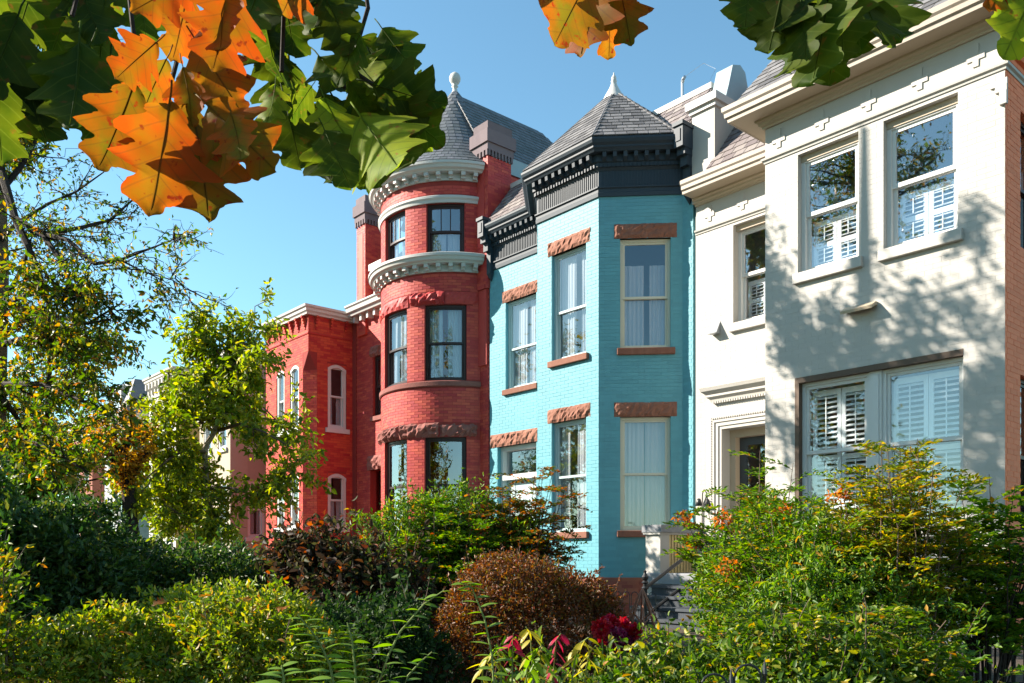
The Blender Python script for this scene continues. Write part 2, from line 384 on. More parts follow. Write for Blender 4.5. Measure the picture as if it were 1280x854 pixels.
# bracketed cornice, mitred round the bay
def cornice(name, root, path, z, m, prof, smooth=False):
    b = MB(); b.sweep(path, [(d, z + q) for d, q in prof]); return b.build(name, m, root, smooth=smooth)
cor = cornice('cornice', blue, P_, 9.14, 'navy_trim', [(-.02, 0), (.22, 0), (.24, .03), (.27, .06), (.27, .09), (.31, .13), (.33, .18), (.33, .22), (.29, .235), (-.02, .26)])
cornice('architrave', blue, P_, TOP, 'navy_trim', [(-.02, -.02), (.035, -.02), (.04, .05), (.03, .06), (.03, .12), (.06, .135), (.06, .16), (-.02, .17)])
frz = cornice('frieze', blue, P_, TOP + .17, 'navy_trim', [(-.02, 0), (.012, 0), (.012, .30), (-.02, .30)])
cornice('bed_moulding', blue, P_, TOP + .46, 'navy_trim', [(-.02, 0), (.02, 0), (.05, .05), (.07, .06), (.07, .13), (.1, .15), (.1, .29), (-.02, .29)])
def along(path, step, off=0.):
    """evenly spaced frames along each leg of a plan path"""
    for p, q in zip(path, path[1:]):
        p, q = Vector(p), Vector(q); Lg = (q - p).length; u = (q - p) / Lg; n = int((Lg - 2 * off) / step)
        if n < 1: continue
        st = (Lg - 2 * off) / n
        for i in range(n):
            yield flat(p.x, p.y, u.x, u.y), off + st * (i + .5)
vis = [P_[:2], P_[2:4], P_[3:5]]
proto = {}
def piece(name, m, parent, fr, u, make):
    """repeat of a small part: shared mesh, placed by its frame"""
    key = (name, m, parent.name, make)
    o = Vector(fr(u, 0, 0)); ex = Vector(fr(u + 1, 0, 0)) - o; ed = Vector(fr(u, 1, 0)) - o
    if key not in proto:
        b = MB(); make(b); me = bpy.data.meshes.new(name); me.from_pydata(b.v, [], b.f); me.update(); me.materials.append(MATS[m]); proto[key] = me
    M = Matrix((ex, ed, Vector((0, 0, 1)))).transposed().to_4x4(); M.translation = o
    return link(name, proto[key], parent, M)
LF = lambda u, d, z: (u, d, z)
def mk_mod(b):
    b.add([(-.035, .09, 9.00), (.035, .09, 9.00), (.035, .20, 9.05), (-.035, .20, 9.05), (-.035, .09, 9.139), (.035, .09, 9.139), (.035, .21, 9.139), (-.035, .21, 9.139)],
          [(0, 3, 2, 1), (4, 5, 6, 7), (3, 7, 6, 2), (0, 4, 7, 3), (1, 2, 6, 5)])
def mk_den(b): b.box(LF, -.016, .016, .06, .098, TOP + .51, TOP + .575)
def mk_reed(b): b.box(LF, -.011, .011, .0, .026, TOP + .18, TOP + .46)
for path in vis:
    for fr, u in along(path, .175, .0): piece('modillion', 'navy_trim', cor, fr, u, mk_mod)
    for fr, u in along(path, .075, .0): piece('dentil', 'navy_trim', frz, fr, u, mk_den)
    for fr, u in along(path, .055, .02): piece('reed', 'navy_trim', frz, fr, u, mk_reed)
# end brackets of the cornice
for x in (BX0 - .02, BX1 - .16):
    b = MB(); b.box(FM, x, x + .20, -.02, .36, 9.10, 9.48); b.box(FM, x - .02, x + .22, -.02, .39, 9.48, 9.55); b.box(FM, x + .05, x + .15, .36, .375, 9.2, 9.42)
    b.box(FM, x + .01, x + .19, -.02, .28, 8.98, 9.10); b.box(FM, x + .02, x + .18, -.02, .2, 8.80, 8.98)
    b.box(FM, x + .03, x + .17, -.02, .11, 8.30, 8.80)
    v = [FM(x + .03, .11, 8.3), FM(x + .17, .11, 8.3), FM(x + .17, -.02, 8.3), FM(x + .03, -.02, 8.3), FM(x + .10, .02, 8.12)]
    b.add(v, [(0, 1, 4), (1, 2, 4), (2, 3, 4), (3, 0, 4)]); b.build('cornice_bracket', 'navy_trim', blue)
# main mansard roof
zr0, zr1 = 9.40, 10.5; yr0, yr1 = 12.56, 13.4
b = MB(); b.quad((BX0 + .1, yr0, zr0), (BX1, yr0, zr0), (BX1, yr1, zr1), (BX0 + .1, yr1, zr1)); b.quad((BX0 + .1, yr1, zr1), (BX1, yr1, zr1), (BX1, 22, zr1 - .2), (BX0 + .1, 22, zr1 - .2))
b.quad((BX1, yr0, zr0), (BX1, 22, 9.2), (BX1, 22, zr1 - .2), (BX1, yr1, zr1)); b.quad((BX0 + .1, yr0, zr0), (BX0 + .1, 22, 9.2), (BX0 + .1, 22, zr1 - .2), (BX0 + .1, yr1, zr1))
rf = b.build('roof', 'slate_red', blue)
slates((BX0 + .1, yr0, zr0), (-13.2, yr0, zr0), (BX0 + .1, yr1, zr1), (-13.2, yr1, zr1), .21, .17, rf, 'slate_red')
slates((-10.9, yr0, zr0), (BX1, yr0, zr0), (-10.9, yr1, zr1), (BX1, yr1, zr1), .21, .17, rf, 'slate_red')
b = MB(); b.box(front(yr1), BX0 + .1, BX1, -.2, .05, zr1 - .02, zr1 + .09); b.build('ridge_coping', 'white_trim', rf)
# turret roof over the bay
AP = Vector((-11.91, 13.05, 11.22)); ze = 9.39
E_ = []
for i in range(1, 5):
    p = Vector(P_[i]); u1 = (p - Vector(P_[i - 1])).normalized(); u2 = (Vector(P_[i + 1]) - p).normalized()
    n1, n2 = Vector((u1.y, -u1.x)), Vector((u2.y, -u2.x)); m_ = (n1 + n2) / (1 + n1.dot(n2)); E_.append((p.x + m_.x * .29, p.y + m_.y * .29, ze))
E_ = [(E_[0][0], 14.2, ze)] + E_[0:1] + E_[1:3] + E_[3:4] + [(E_[3][0], 14.2, ze)]
tur = tri_roof([tuple(AP)] + E_, [(0, i + 1, i + 2) for i in range(5)] + [(0, 6, 1)], 'turret_roof', 'slate', blue)
for i in (1, 2, 3, 4):
    if i == 1: continue
    A, B = Vector(E_[i]), Vector(E_[i + 1]); slates(A, B, A + (AP - A) * .93, B + (AP - B) * .93, .205, .165, tur, 'slate')
b = MB()
for i in (1, 2, 3, 4):
    A = Vector(E_[i]) + Vector((0, 0, .015)); b.tube([A, A + (AP - A) * .95], .022, 6)
b.build('hip_flashing', 'slate', tur)
b = MB(); b.lathe(AP, [(.24, -.22), (.19, -.12), (.12, .0), (.11, .02), (.075, .09), (.05, .17), (.065, .19), (.045, .22), (.055, .25), (.04, .29), (.018, .32), (.01, .37), (0, .38)], 16); b.build('finial', 'white_trim', tur, smooth=True)
b = MB(); b.box(FB, -14.5, -14.0, -5.9, -5.3, 10.2, 11.45); st = b.build('chimney_stack', 'old_brick', blue)
b = MB(); b.box(FB, -14.42, -14.08, -5.8, -5.4, 11.45, 11.62); b.add([FB(-14.55, -5.95, 11.72), FB(-13.95, -5.95, 11.72), FB(-13.95, -5.25, 11.72), FB(-14.55, -5.25, 11.72), FB(-14.25, -5.6, 11.9)], [(0, 1, 4), (1, 2, 4), (2, 3, 4), (3, 0, 4), (3, 2, 1, 0)]); b.build('chimney_cowl', 'black_iron', st)
b = MB(); b.tube([(-10.9, 14.0, 10.3), (-10.9, 14.0, 11.35)], .03, 8); b.tube([(-10.9, 14.0, 11.3), (-10.86, 13.98, 11.36), (-10.8, 13.95, 11.36)], .035, 8); b.tube([(-10.82, 13.95, 11.36), (-10.3, 13.9, 11.4), (-10.05, 13.95, 11.2), (-10.3, 14, 10.95), (-10.8, 14, 10.9)], .004, 4); b.build('vent_pipe', 'zinc', blue)
# short wing wall at the stoop
b = MB(); b.box(front(11.35), -13.15, -12.80, -1.0, 0, GZ, 1.98); ww = b.build('wing_wall', 'blue_brick', blue)
block(front(11.35), -13.21, -12.74, -1.05, .05, 1.98, 2.12, 'coping', 'brownstone', ww, bev=.02)

# ============================================================ cream house
cream = thing('row_house', 'cream painted row house with shuttered windows and tree shadows on its bay', 'house', (-6.8, YM, GZ), 'row houses along the street')
CX0, CX1, CB, YB = -9.66, -3.92, -7.23, 11.28
FC = front(YB); FS = side(CX1); FCL = flat(CB, YM, 0, -1)
ch = [(-6.69, -5.77, 5.74, 7.48), (-5.42, -4.465, 5.74, 7.48), (-6.70, -4.40, 2.02, 4.2)]
rh = [(-8.85, -7.92, 5.74, 7.48), (-9.06, -7.55, 1.36, 3.9)]
sh = [(11.78, 12.6, 5.5, 7.2), (11.78, 12.6, 1.9, 3.9)]
W = MB(); K = MB()
wall(W, FC, CB, CX1, GZ - .4, 8.4, ch, .2); wall(W, FCL, 0, YM - YB, GZ - .4, 8.4, [], .2); wall(W, FM, CX0, CB, GZ - .4, 8.4, rh, .34)
lm = [(-9.45, -7.4, 1.2, 4.75), (-7.0, -4.2, 4.2, 4.4)]
bricks(K, FC, CB + .002, CX1 - .002, GZ, 7.5, ch, pr=.0016, gap=.004); bricks(K, FM, CX0 + .002, CB, GZ, 7.5, rh + lm[:1], pr=.0014, gap=.004); bricks(K, FCL, 0, YM - YB, GZ, 7.5, [], pr=.0016, gap=.004)
W.build('wall', 'cream_paint', cream); K.build('brickwork', 'cream_paint', cream, kind='stuff')
W = MB(); wall(W, FS, YB, 22, GZ - .4, 8.4, sh, .2); sw_ = W.build('end_wall', 'orange_brick', cream)
K = MB(); bricks(K, FS, YB + .03, 15, GZ, 7.75, sh, pr=.0035); K.build('end_brickwork', 'orange_brick', cream, kind='stuff')
b = MB(); b.sweep([(CX1, YB + .02), (CX1, 22)], [(0, 7.75), (.05, 7.76), (.09, 7.82), (.09, 7.86), (0, 7.88)]); b.build('end_cornice', 'orange_brick', cream)
b = MB()
for fr, a, c in ((flat(CX0, 22, 0, -1), 0, 22 - YM), (flat(CX1, 22, -1, 0), 0, CX1 - CX0)): b.quad(fr(a, 0, 0), fr(c, 0, 0), fr(c, 0, 8.4), fr(a, 0, 8.4))
b.build('rear_wall', 'cream_paint', cream)
for h in sh: window(FS, *h, cream, 'window_brown', .12, curtain=None)
CP = [(CB, YM), (CB, YB), (CX1, YB), (CX1, 13.2)]; RP = [(CX0, YM), (CB - .001, YM)]
for path, nm in ((CP, 'bay'), (RP, 'door')):
    cornice('frieze_moulding', cream, path, 7.53, 'cream_paint', [(-.02, 0), (.015, 0), (.02, .03), (.045, .045), (.05, .075), (.03, .085), (-.02, .09)])
    cornice('bed_moulding', cream, path, 8.05, 'tan_trim_and_bounce', [(-.02, 0), (.03, 0), (.035, .03), (.07, .05), (.075, .08), (.11, .10), (.115, .13), (-.02, .13)])
    cornice('soffit', cream, path, 8.18, 'tan_trim_and_bounce', [(-.02, 0), (.37, 0), (.37, .05), (-.02, .05)])  # warm bounce under the eaves is put into the tan colour
    cornice('gutter', cream, path, 8.175, 'gutter_paint', [(.372, 0), (.395, 0), (.40, .05), (.43, .07), (.435, .13), (.46, .16), (.465, .22), (.45, .235), (.43, .20), (.372, .18)])
    cornice('gutter_board', cream, path, 8.20, 'tan_trim_and_bounce', [(.30, .03), (.371, .03), (.371, .16), (.30, .2)])
def mk_cross(b):
    b.box(LF, -.035, .035, 0, .015, 7.70, 7.98); b.box(LF, -.105, .105, 0, .0148, 7.78, 7.86)
for i in range(5): piece('brick_cross', 'cream_paint', cream, FC, CB + .23 + i * .687, mk_cross)
for x in (-9.35, -8.66, -7.97): piece('brick_cross', 'cream_paint', cream, FM, x, mk_cross)
b = MB()
for i, (a, z) in enumerate(((.05, 7.18), (.10, 7.26), (.16, 7.34))): b.box(FC, CX1 - a, CX1 + .03, 0, .05 - .012 * i, z - .08 * (i == 0), z + .08)
b.build('corner_corbel', 'cream_paint', cream)
def shutters(fr, u0, u1, z0, z1, parent, n, gapm=.0, dep=-.3):
    """a pair of louvred shutter panels: stiles as the panel, every louver a piece of its own"""
    mid = (u0 + u1) / 2
    for a, c in ((u0, mid - .004), (mid + .004, u1)):
        b = MB(); s = .06
        b.box(fr, a, a + s, dep, dep + .03, z0, z1); b.box(fr, c - s, c, dep, dep + .03, z0, z1)
        mz = (z0 + z1) / 2
        for p, q in ((z0, z0 + .08), (mz - .035, mz + .035), (z1 - .08, z1)): b.box(fr, a + s, c - s, dep, dep + .029, p, q)
        b.box(fr, (a + c) / 2 - .007, (a + c) / 2 + .007, dep + .045, dep + .058, z0 + .1, mz - .06); b.box(fr, (a + c) / 2 - .007, (a + c) / 2 + .007, dep + .045, dep + .058, mz + .06, z1 - .1)
        b.build('shutter', 'louver', parent)
        ww = c - a - 2 * s
        def mk(b2, ww=ww): b2.add([(-ww / 2, -.030, .022), (ww / 2, -.030, .022), (ww / 2, .030, -.014), (-ww / 2, .030, -.014), (-ww / 2, -.026, .030), (ww / 2, -.026, .030), (ww / 2, .034, -.006), (-ww / 2, .034, -.006)], [(0, 1, 2, 3), (7, 6, 5, 4), (3, 2, 6, 7), (1, 0, 4, 5), (0, 3, 7, 4), (2, 1, 5, 6)])
        me = None
        for p, q in ((z0 + .08, mz - .035), (mz + .035, z1 - .08)):
            k = int(round((q - p) / n))
            for i in range(k):
                f2 = lambda u, d, z, z_=p + (q - p) * (i + .5) / k: (fr(u, d + dep + .015, 0)[0], fr(u, d + dep + .015, 0)[1], z_ + z)
                if me is None:
                    bb = MB(); mk(bb); me = bpy.data.meshes.new('louver'); me.from_pydata(bb.v, [], bb.f); me.update(); me.materials.append(MATS['louver'])
                o = Vector(f2((a + c) / 2, 0, 0)); ex = Vector(f2((a + c) / 2 + 1, 0, 0)) - o; ed = Vector(f2((a + c) / 2, 1, 0)) - o
                M = Matrix((ex, ed, Vector((0, 0, 1)))).transposed().to_4x4(); M.translation = o; link('louver', me, parent, M)
def creamwin(fr, h, dep=.13):
    wn = window(fr, *h, cream, 'window_white', dep, 6.6, fw=.06, sw=.05, curtain=None, pane='pane_mirror', head=.05)
    block(fr, h[0] - .05, h[1] + .07, -.1, .07, h[2] - .15, h[2], 'sill', 'cream_paint', wn, bev=.01)
    b = MB(); b.box(fr, h[0], h[1], -.13, -.085, h[3] - .09, h[3] - .001); b.build('head_trim', 'tan_trim_and_bounce', wn)
    shutters(fr, h[0] + .1, h[1] - .1, h[2] + .06, 6.52, wn, .062, dep=-dep - .17)
for h in ch[:2]: creamwin(FC, h)
creamwin(FM, rh[0], .18)
bw = ch[2]; mid = -5.56
b = MB(); b.box(FC, mid - .085, mid + .085, -.24, -.06, bw[2], bw[3]); b.box(FC, mid - .05, mid + .05, -.06, -.045, bw[2], bw[3] - .1)
mul = b.build('window_mullion', 'window_white', cream)
b = MB(); b.box(FC, bw[0] - .035, bw[0] + .03, -.2, .006, bw[2], bw[3] + .03); b.box(FC, bw[0] + .03, bw[1], -.2, .006, bw[3] - .05, bw[3] + .03); b.build('window_border', 'brown_trim', cream)
for a, c in ((bw[0] + .03, mid - .085), (mid + .085, bw[1])):
    wn = window(FC, a, c, bw[2], bw[3] - .05, cream, 'window_white', .12, 3.13, fw=.05, sw=.045, curtain=None, pane='pane_sheer')
    shutters(FC, a + .07, c - .07, bw[2] + .05, bw[3] - .16, wn, .075, dep=-.29)
block(FC, bw[0] - .06, bw[1] + .06, -.1, .07, bw[2] - .14, bw[2], 'sill', 'cream_paint', cream, bev=.01)
# door and its classical surround
b = MB(); x0, x1, zt = -9.06, -7.55, 3.9
for k, (o, d) in enumerate(((0, .05), (.06, .07), (.13, .09))):
    wdt = (.06, .07, .05)[k]
    b.box(FM, x0 - o - wdt, x0 - o, 0, d, 1.36, zt + o + wdt); b.box(FM, x1 + o, x1 + o + wdt, 0, d, 1.36, zt + o + wdt); b.box(FM, x0 - o, x1 + o, 0, d - .001, zt + o, zt + o + wdt)
ds = b.build('door_surround', 'cream_paint', cream)
b = MB(); b.sweep([(x0 - .22, YM + .02), (x0 - .22, YM), (x1 + .22, YM), (x1 + .22, YM + .02)], [(-.02, 4.42), (.03, 4.42), (.04, 4.46), (.09, 4.50), (.09, 4.54), (.16, 4.60), (.18, 4.66), (-.02, 4.70)]); b.build('door_cap', 'cream_paint', ds)
i = 0
def mk_bead(b): b.box(LF, -.014, .014, .0, .065, 4.375, 4.415)
def mk_bead2(b): b.box(LF, -.012, .012, .0, .105, 4.085, 4.11)
for fr, u in along([(x0 - .2, YM), (x1 + .2, YM)], .05): piece('bead', 'cream_paint', ds, fr, u, mk_bead)
for fr, u in along([(x0 - .18, YM), (x1 + .18, YM)], .045): piece('bead', 'cream_paint', ds, fr, u, mk_bead2)
def mk_bead3(b): b.box(LF, -.012, .012, .0, .105, -.012, .012)
for k in range(60):
    o = piece('bead', 'cream_paint', ds, FM, x0 - .195, mk_bead3); o.location.z = 1.45 + k * .045
b = MB(); b.box(FM, x0, x0 + .12, -.34, -.2, 1.36, zt); b.box(FM, x0 + .12, x1, -.34, -.2, zt - .14, zt); dr = b.build('door_frame', 'tan_trim_and_bounce', cream)
b = MB(); xa, xb = x0 + .12, x0 + 1.1; b.box(FM, xa, xa + .14, -.38, -.33, 1.36, zt - .14); b.box(FM, xb - .14, xb, -.38, -.33, 1.36, zt - .14); b.box(FM, xa + .14, xb - .14, -.38, -.331, zt - .28, zt - .14); b.box(FM, xa + .14, xb - .14, -.38, -.331, 1.36, 1.9)
lf = b.build('door', 'door_dark', cream); block(FM, xa + .13, xb - .13, -.36, -.355, 1.89, zt - .27, 'pane', 'pane_mirror', lf)
b = MB(); b.tube([FM(xb - .07, -.32, 2.35), FM(xb - .07, -.27, 2.35), FM(xb - .18, -.27, 2.35)], .012, 8); b.build('handle', 'zinc', lf)
b = MB(); b.box(FM, xb + .0, xb + .06, -.4, -.3, 1.36, zt - .14); b.box(FM, xb + .06, x1, -.4, -.36, 1.36, 1.9); b.build('side_panel', 'window_white', dr)
block(FM, xb + .06, x1, -.385, -.38, 1.9, zt - .14, 'pane', 'pane_mirror', dr)
b = MB(); b.quad(FM(x0, -1.2, 1.3), FM(x1, -1.2, 1.3), FM(x1, -1.2, 4), FM(x0, -1.2, 4)); b.build('dark_hall_sheet', 'unlit_inside', cream)  # flat dark sheet; the unlit hall's darkness is put into its colour
# steep slate roofs
def croof(xa, xb, yf, nm, hgt, w=.25, e=.2, right=None):
    z0 = 8.38; run = hgt / (1.03 if nm == 'bay_roof' else 1.25)
    A, B, TL, TR = (xa, yf, z0), (xb, yf, z0), (xa, yf + run, z0 + hgt), (xb, yf + run, z0 + hgt)
    b = MB(); b.quad(A, B, TR, TL); b.quad(TL, TR, (xb, 22, z0 + hgt), (xa, 22, z0 + hgt)); b.add([A, TL, (xa, 22, z0 + hgt), (xa, 22, z0)], [(0, 1, 2, 3)]); b.add([B, TR, (xb, 22, z0 + hgt), (xb, 22, z0)], [(3, 2, 1, 0)])
    r = b.build(nm, 'slate', cream); slates(A, B, TL, TR, w, e, r, 'slate' if nm == 'bay_roof' else 'slate_red'); return r
croof(CB - .36, CX1 + .3, YB - .36, 'bay_roof', 2.2); croof(CX0 + .42, CB - .0, YM - .36, 'door_roof', 2.6, .24, .19)
# party pier with cap, gabled parapet behind
b = MB(); b.box(FM, -9.70, -9.20, -.6, .06, 8.1, 9.72); pr_ = b.build('party_pier', 'cream_paint', cream)
b = MB(); b.box(FM, -9.74, -9.16, -.64, .10, 9.72, 9.80); b.box(FM, -9.79, -9.11, -.69, .15, 9.80, 9.94); b.build('pier_cap', 'white_trim', pr_)
pf = [(13.0, 9.6), (13.25, 10.3), (13.38, 10.72), (13.62, 10.80), (13.78, 10.72), (13.95, 10.2), (14.3, 9.6)]
b = MB(); n = len(pf); b.add([(-9.62, y, z) for y, z in pf] + [(-9.26, y, z) for y, z in pf], [tuple(range(n))[::-1], tuple(range(n, 2 * n))] + [(i, i + 1, n + i + 1, n + i) for i in range(n - 1)]); b.build('parapet_gable', 'flashing', cream)
# lamps on the wall
b = MB(); b.box(FC, -5.95, -5.50, .0, .05, 5.02, 5.07); b.add([FC(-5.95, .05, 5.07), FC(-5.5, .05, 5.07), FC(-5.5, .17, 5.0), FC(-5.95, .17, 5.0), FC(-5.95, .05, 5.02), FC(-5.5, .05, 5.02), FC(-5.5, .16, 4.96), FC(-5.95, .16, 4.96)], [(0, 1, 2, 3)[::-1], (4, 5, 6, 7), (3, 2, 6, 7)[::-1], (0, 3, 7, 4), (1, 5, 6, 2)]); b.build('wall_lamp', 'tan_trim_and_bounce', label='long flat floodlight fixed above the shuttered bay window', category='wall lamp')
b = MB(); b.add([FM(-9.28, 0, 5.62), FM(-9.12, 0, 5.62), FM(-9.12, 0, 5.85), FM(-9.28, 0, 5.85), FM(-9.30, .15, 5.62), FM(-9.10, .15, 5.62)], [(0, 1, 5, 4), (3, 4, 5, 2), (0, 4, 3), (1, 2, 5)]); b.build('wall_lamp', 'zinc', label='small wedge shaped lamp left of the narrow upper window', category='wall lamp')
hk = thing('wall_hook', 'curly black iron hook with hanging bells beside the front door', 'hook', FM(-9.48, 0, 2.2))
b = MB(); hp = [(-9.50, .02, 1.75), (-9.50, .02, 2.62), (-9.47, .05, 2.78), (-9.40, .10, 2.84), (-9.33, .12, 2.78), (-9.31, .12, 2.66)]; b.tube([FM(*p) for p in hp], .011, 6); b.build('rod', 'black_iron', hk)
for x, z in ((-9.31, 2.58), (-9.50, 2.6)):
    b = MB(); b.lathe(FM(x, .12, z), [(0, .09), (.03, .08), (.045, .03), (.06, -.05), (.0, -.05)], 10); b.build('bell', 'black_iron', hk, smooth=True)

# ============================================================ red turreted house
RX0, RX1 = -21.75, -15.66
red = thing('row_house', 'dark red painted house with round corner tower, white cornices and conical slate roof', 'house', (-18.7, YM, GZ), 'row houses along the street')
TC, TR_ = (-17.8, 13.4), 1.9
FT = cyl(*TC, TR_); per = 180 / math.pi / TR_
TA = 71.6
th = []
for (z0, z1) in ((2.2, 4.5), (5.85, 7.66), (8.86, 10.08)):
    for a, c in ((-62, -31), (-14.5, 15.5), (30.5, 61.5)): th.append((a + (1.5 if z0 > 8 else 0), c - (1.5 if z0 > 8 else 0), z0, z1))
W = MB(); K = MB(); wall(W, FT, -TA, TA, GZ - .4, 10.9, th, .2, 4)
band = [(-TA, TA, 4.5, 4.84), (-TA, TA, 5.68, 5.85), (-TA, TA, 8.42, 8.85), (-TA, TA, 10.08, 10.28), (-TA, TA, 10.55, 10.9), (-TA, 66, 7.66, 7.95)]
bricks(K, FT, -TA, TA, GZ, 10.56, th + band, per=per, gap=.007, pr=.005)
rmh = [(-20.85, -19.95, 5.6, 7.3), (-21.0, -19.8, .9, 4.1)]
wall(W, FM, RX0, -19.58, GZ - .4, 8.9, rmh, .2); wall(W, FM, -16.02, RX1, GZ - .4, 11.2, [], .2); bricks(K, FM, RX0, -19.58, GZ, 8.45, rmh); bricks(K, FM, -16.02, RX1 - .001, GZ, 11.1)
SX = side(RX1); wall(W, SX, YM, 17.5, 8.5, 11.25); bricks(K, SX, YM + .005, 17, 9.0, 10.85)
W.build('wall', 'red_mortar', red); K.build('brickwork', 'red_paint', red, kind='stuff')
shell(red, 'red_paint', RX0, RX1 - .03, YM, 22, 8.9)
b = MB(); b.box(SX, YM + .05, 17.5, -.25, .04, 10.88, 11.27); b.build('parapet_flashing', 'flashing', red)
for i, h in enumerate(th):
    z = h[2]
    wn = window(FT, *h, red, 'window_brown', .10, None if z < 5 else (6.75 if z < 8 else 9.42), .06, .045, per, 4, curtain=None if z < 5 else ('half' if z > 8 else 'full'), muntin=3 if z > 8 else 0, pane='pane_mirror' if z < 5 or z > 8 else 'pane')
def ring(a, c, k=2.): return [FT(a + (c - a) * i / int((c - a) / k), 0, 0)[:2] for i in range(int((c - a) / k) + 1)]
def tower_cornice(z, nm):
    pth = ring(-TA, TA)
    c = cornice(nm, red, pth, z, 'white_trim', [(-.02, .16), (.20, .16), (.22, .19), (.28, .22), (.30, .28), (.33, .30), (.33, .36), (.28, .385), (-.02, .42)], )
    cornice('frieze_band', red, pth, z, 'white_trim', [(-.02, 0), (.04, 0), (.045, .05), (.03, .06), (.03, .16), (-.02, .16)])
    def mk(b): b.box(LF, -.05, .05, .03, .19, z + .075, z + .159); b.box(LF, -.05, .05, .03, .11, z + .02, z + .075)
    for k in range(17):
        a = -66 + k * 8.3
        f = lambda u, d, zz, a=a: (TC[0] + math.cos(R(a)) * u + math.sin(R(a)) * (TR_ + d), TC[1] + math.sin(R(a)) * u - math.cos(R(a)) * (TR_ + d), zz)
        piece('modillion', 'white_trim', c, f, 0, mk)
tower_cornice(8.43, 'middle_cornice'); tower_cornice(10.60, 'upper_cornice')
cornice('string_course', red, ring(-TA, TA), 10.08, 'white_trim', [(-.02, 0), (.04, 0), (.05, .06), (.08, .1), (.08, .15), (.03, .18), (-.02, .18)])
cornice('sill_band', red, ring(-TA, TA), 5.70, 'red_stone', [(-.02, 0), (.03, 0), (.05, .02), (.05, .12), (-.02, .15)])
rs = random.Random(3)
for z, hh, m in ((4.5, .32, 'red_stone'), (7.67, .28, 'red_paint')):
    a = -70
    while a < (68 if z < 5 else 64):
        da = rs.uniform(22, 38); c = min(a + da, 70); b = MB(); rough(b, FT, a, c - .3, -.05, .03, z + rs.uniform(-.01, .01), z + hh + rs.uniform(-.02, .03), .07, .09 if (z < 5 or -5 < a < 40) else .03, per, rs); b.build('stone_block', m, red); a = c
wn = window(FM, *rmh[0], red, 'window_brown', .1, 6.45); block(FM, -20.92, -19.88, -.1, .06, 5.48, 5.6, 'sill', 'red_stone', wn)
b = MB(); rough(b, FM, -21.0, -19.8, -.05, .03, 7.3, 7.6, .07, .06); b.build('lintel', 'red_stone', wn)
b = MB(); b.box(FM, -20.9, -19.9, -.5, -.44, .9, 3.3); b.box(FM, -21.0, -20.9, -.5, -.3, .9, 4.1); b.box(FM, -19.9, -19.8, -.5, -.3, .9, 4.1); b.box(FM, -20.9, -19.9, -.5, -.4, 3.3, 3.42); dd = b.build('door', 'window_brown', red)
block(FM, -20.9, -19.9, -.46, -.455, 3.42, 4.1, 'pane', 'pane', dd); b = MB(); rough(b, FM, -21.1, -19.7, -.1, .06, 4.1, 4.5, .07, .06); b.build('lintel', 'red_stone', dd)
# cornice left of the tower, piers and chimneys
c2 = cornice('side_cornice', red, [(RX0 + .02, YM), (-19.58, YM)], 8.56, 'white_trim', [(-.02, 0), (.28, 0), (.30, .06), (.36, .1), (.38, .2), (.42, .24), (.42, .28), (-.02, .32)])
def mk_sm(b): b.box(LF, -.05, .05, 0, .2, 8.38, 8.559)
for fr, u in along([(RX0, YM), (-19.58, YM)], .32): piece('modillion', 'white_trim', c2, fr, u, mk_sm)
for x0, x1, zc in ((-16.12, -15.62, 11.12), (-21.62, -21.15, 11.15)):
    b = MB(); b.box(FM, x0, x1, -.65, .07, 8.0, zc); b.box(FM, x0 + .12, x1 - .12, .07, .085, 9.0, 10.9); ck = b.build('chimney', 'red_paint', red)
    k = MB(); bricks(k, front(YM - .07), x0, x1, 8.1, zc, pr=.004); bricks(k, side(x1), YM - .065, YM + .65, 8.1 if x1 < -20 else 9.9, zc, pr=.004); k.build('chimney_brickwork', 'red_paint', ck, kind='stuff')
    b = MB(); b.box(FM, x0 - .05, x1 + .05, -.70, .12, zc + .13, zc + .30); b.box(FM, x0 - .09, x1 + .09, -.74, .16, zc + .30, zc + .60); b.box(FM, x0 - .02, x1 + .02, -.67, .09, zc + .60, zc + .82)
    for i in range(5): b.box(FM, x0 - .03 + i * .125, x0 + .03 + i * .125, .07, .12, zc, zc + .13)
    for i in range(8): b.box(side(x1), YM - .08 + i * .1, YM - .03 + i * .1, 0, .05, zc, zc + .13)
    b.build('chimney_cap', 'chimney_stone', ck)
b = MB(); b.box(FM, -16.02, -15.7, 0, .05, 6.2, 8.2); b.box(FM, -16.0, -15.72, .05, .09, 8.0, 8.1); b.build('pilaster', 'red_paint', red)
# conical roof running back into a ridge
apx = Vector((TC[0], TC[1], 13.72)); zb = 10.99; rb = TR_ + .28
cone = MB(); K = MB(); prof = [(0, rb), (.10, rb * .86), (.3, rb * .63), (.55, rb * .40), (.8, rb * .2), (1., .10)]
def cone_r(t):
    for (t0, r0), (t1, r1) in zip(prof, prof[1:]):
        if t <= t1: return r0 + (r1 - r0) * (t - t0) / (t1 - t0)
nA = 60
cone.add([(TC[0] + r * math.sin(R(-100 + 200 * j / nA)), TC[1] - r * math.cos(R(-100 + 200 * j / nA)), zb + t * (apx.z - zb)) for t, r in prof for j in range(nA + 1)], [(i * (nA + 1) + j, i * (nA + 1) + j + 1, (i + 1) * (nA + 1) + j + 1, (i + 1) * (nA + 1) + j) for i in range(len(prof) - 1) for j in range(nA)])
rt = cone.build('tower_roof', 'slate_grey', red, smooth=True)
rows = 22
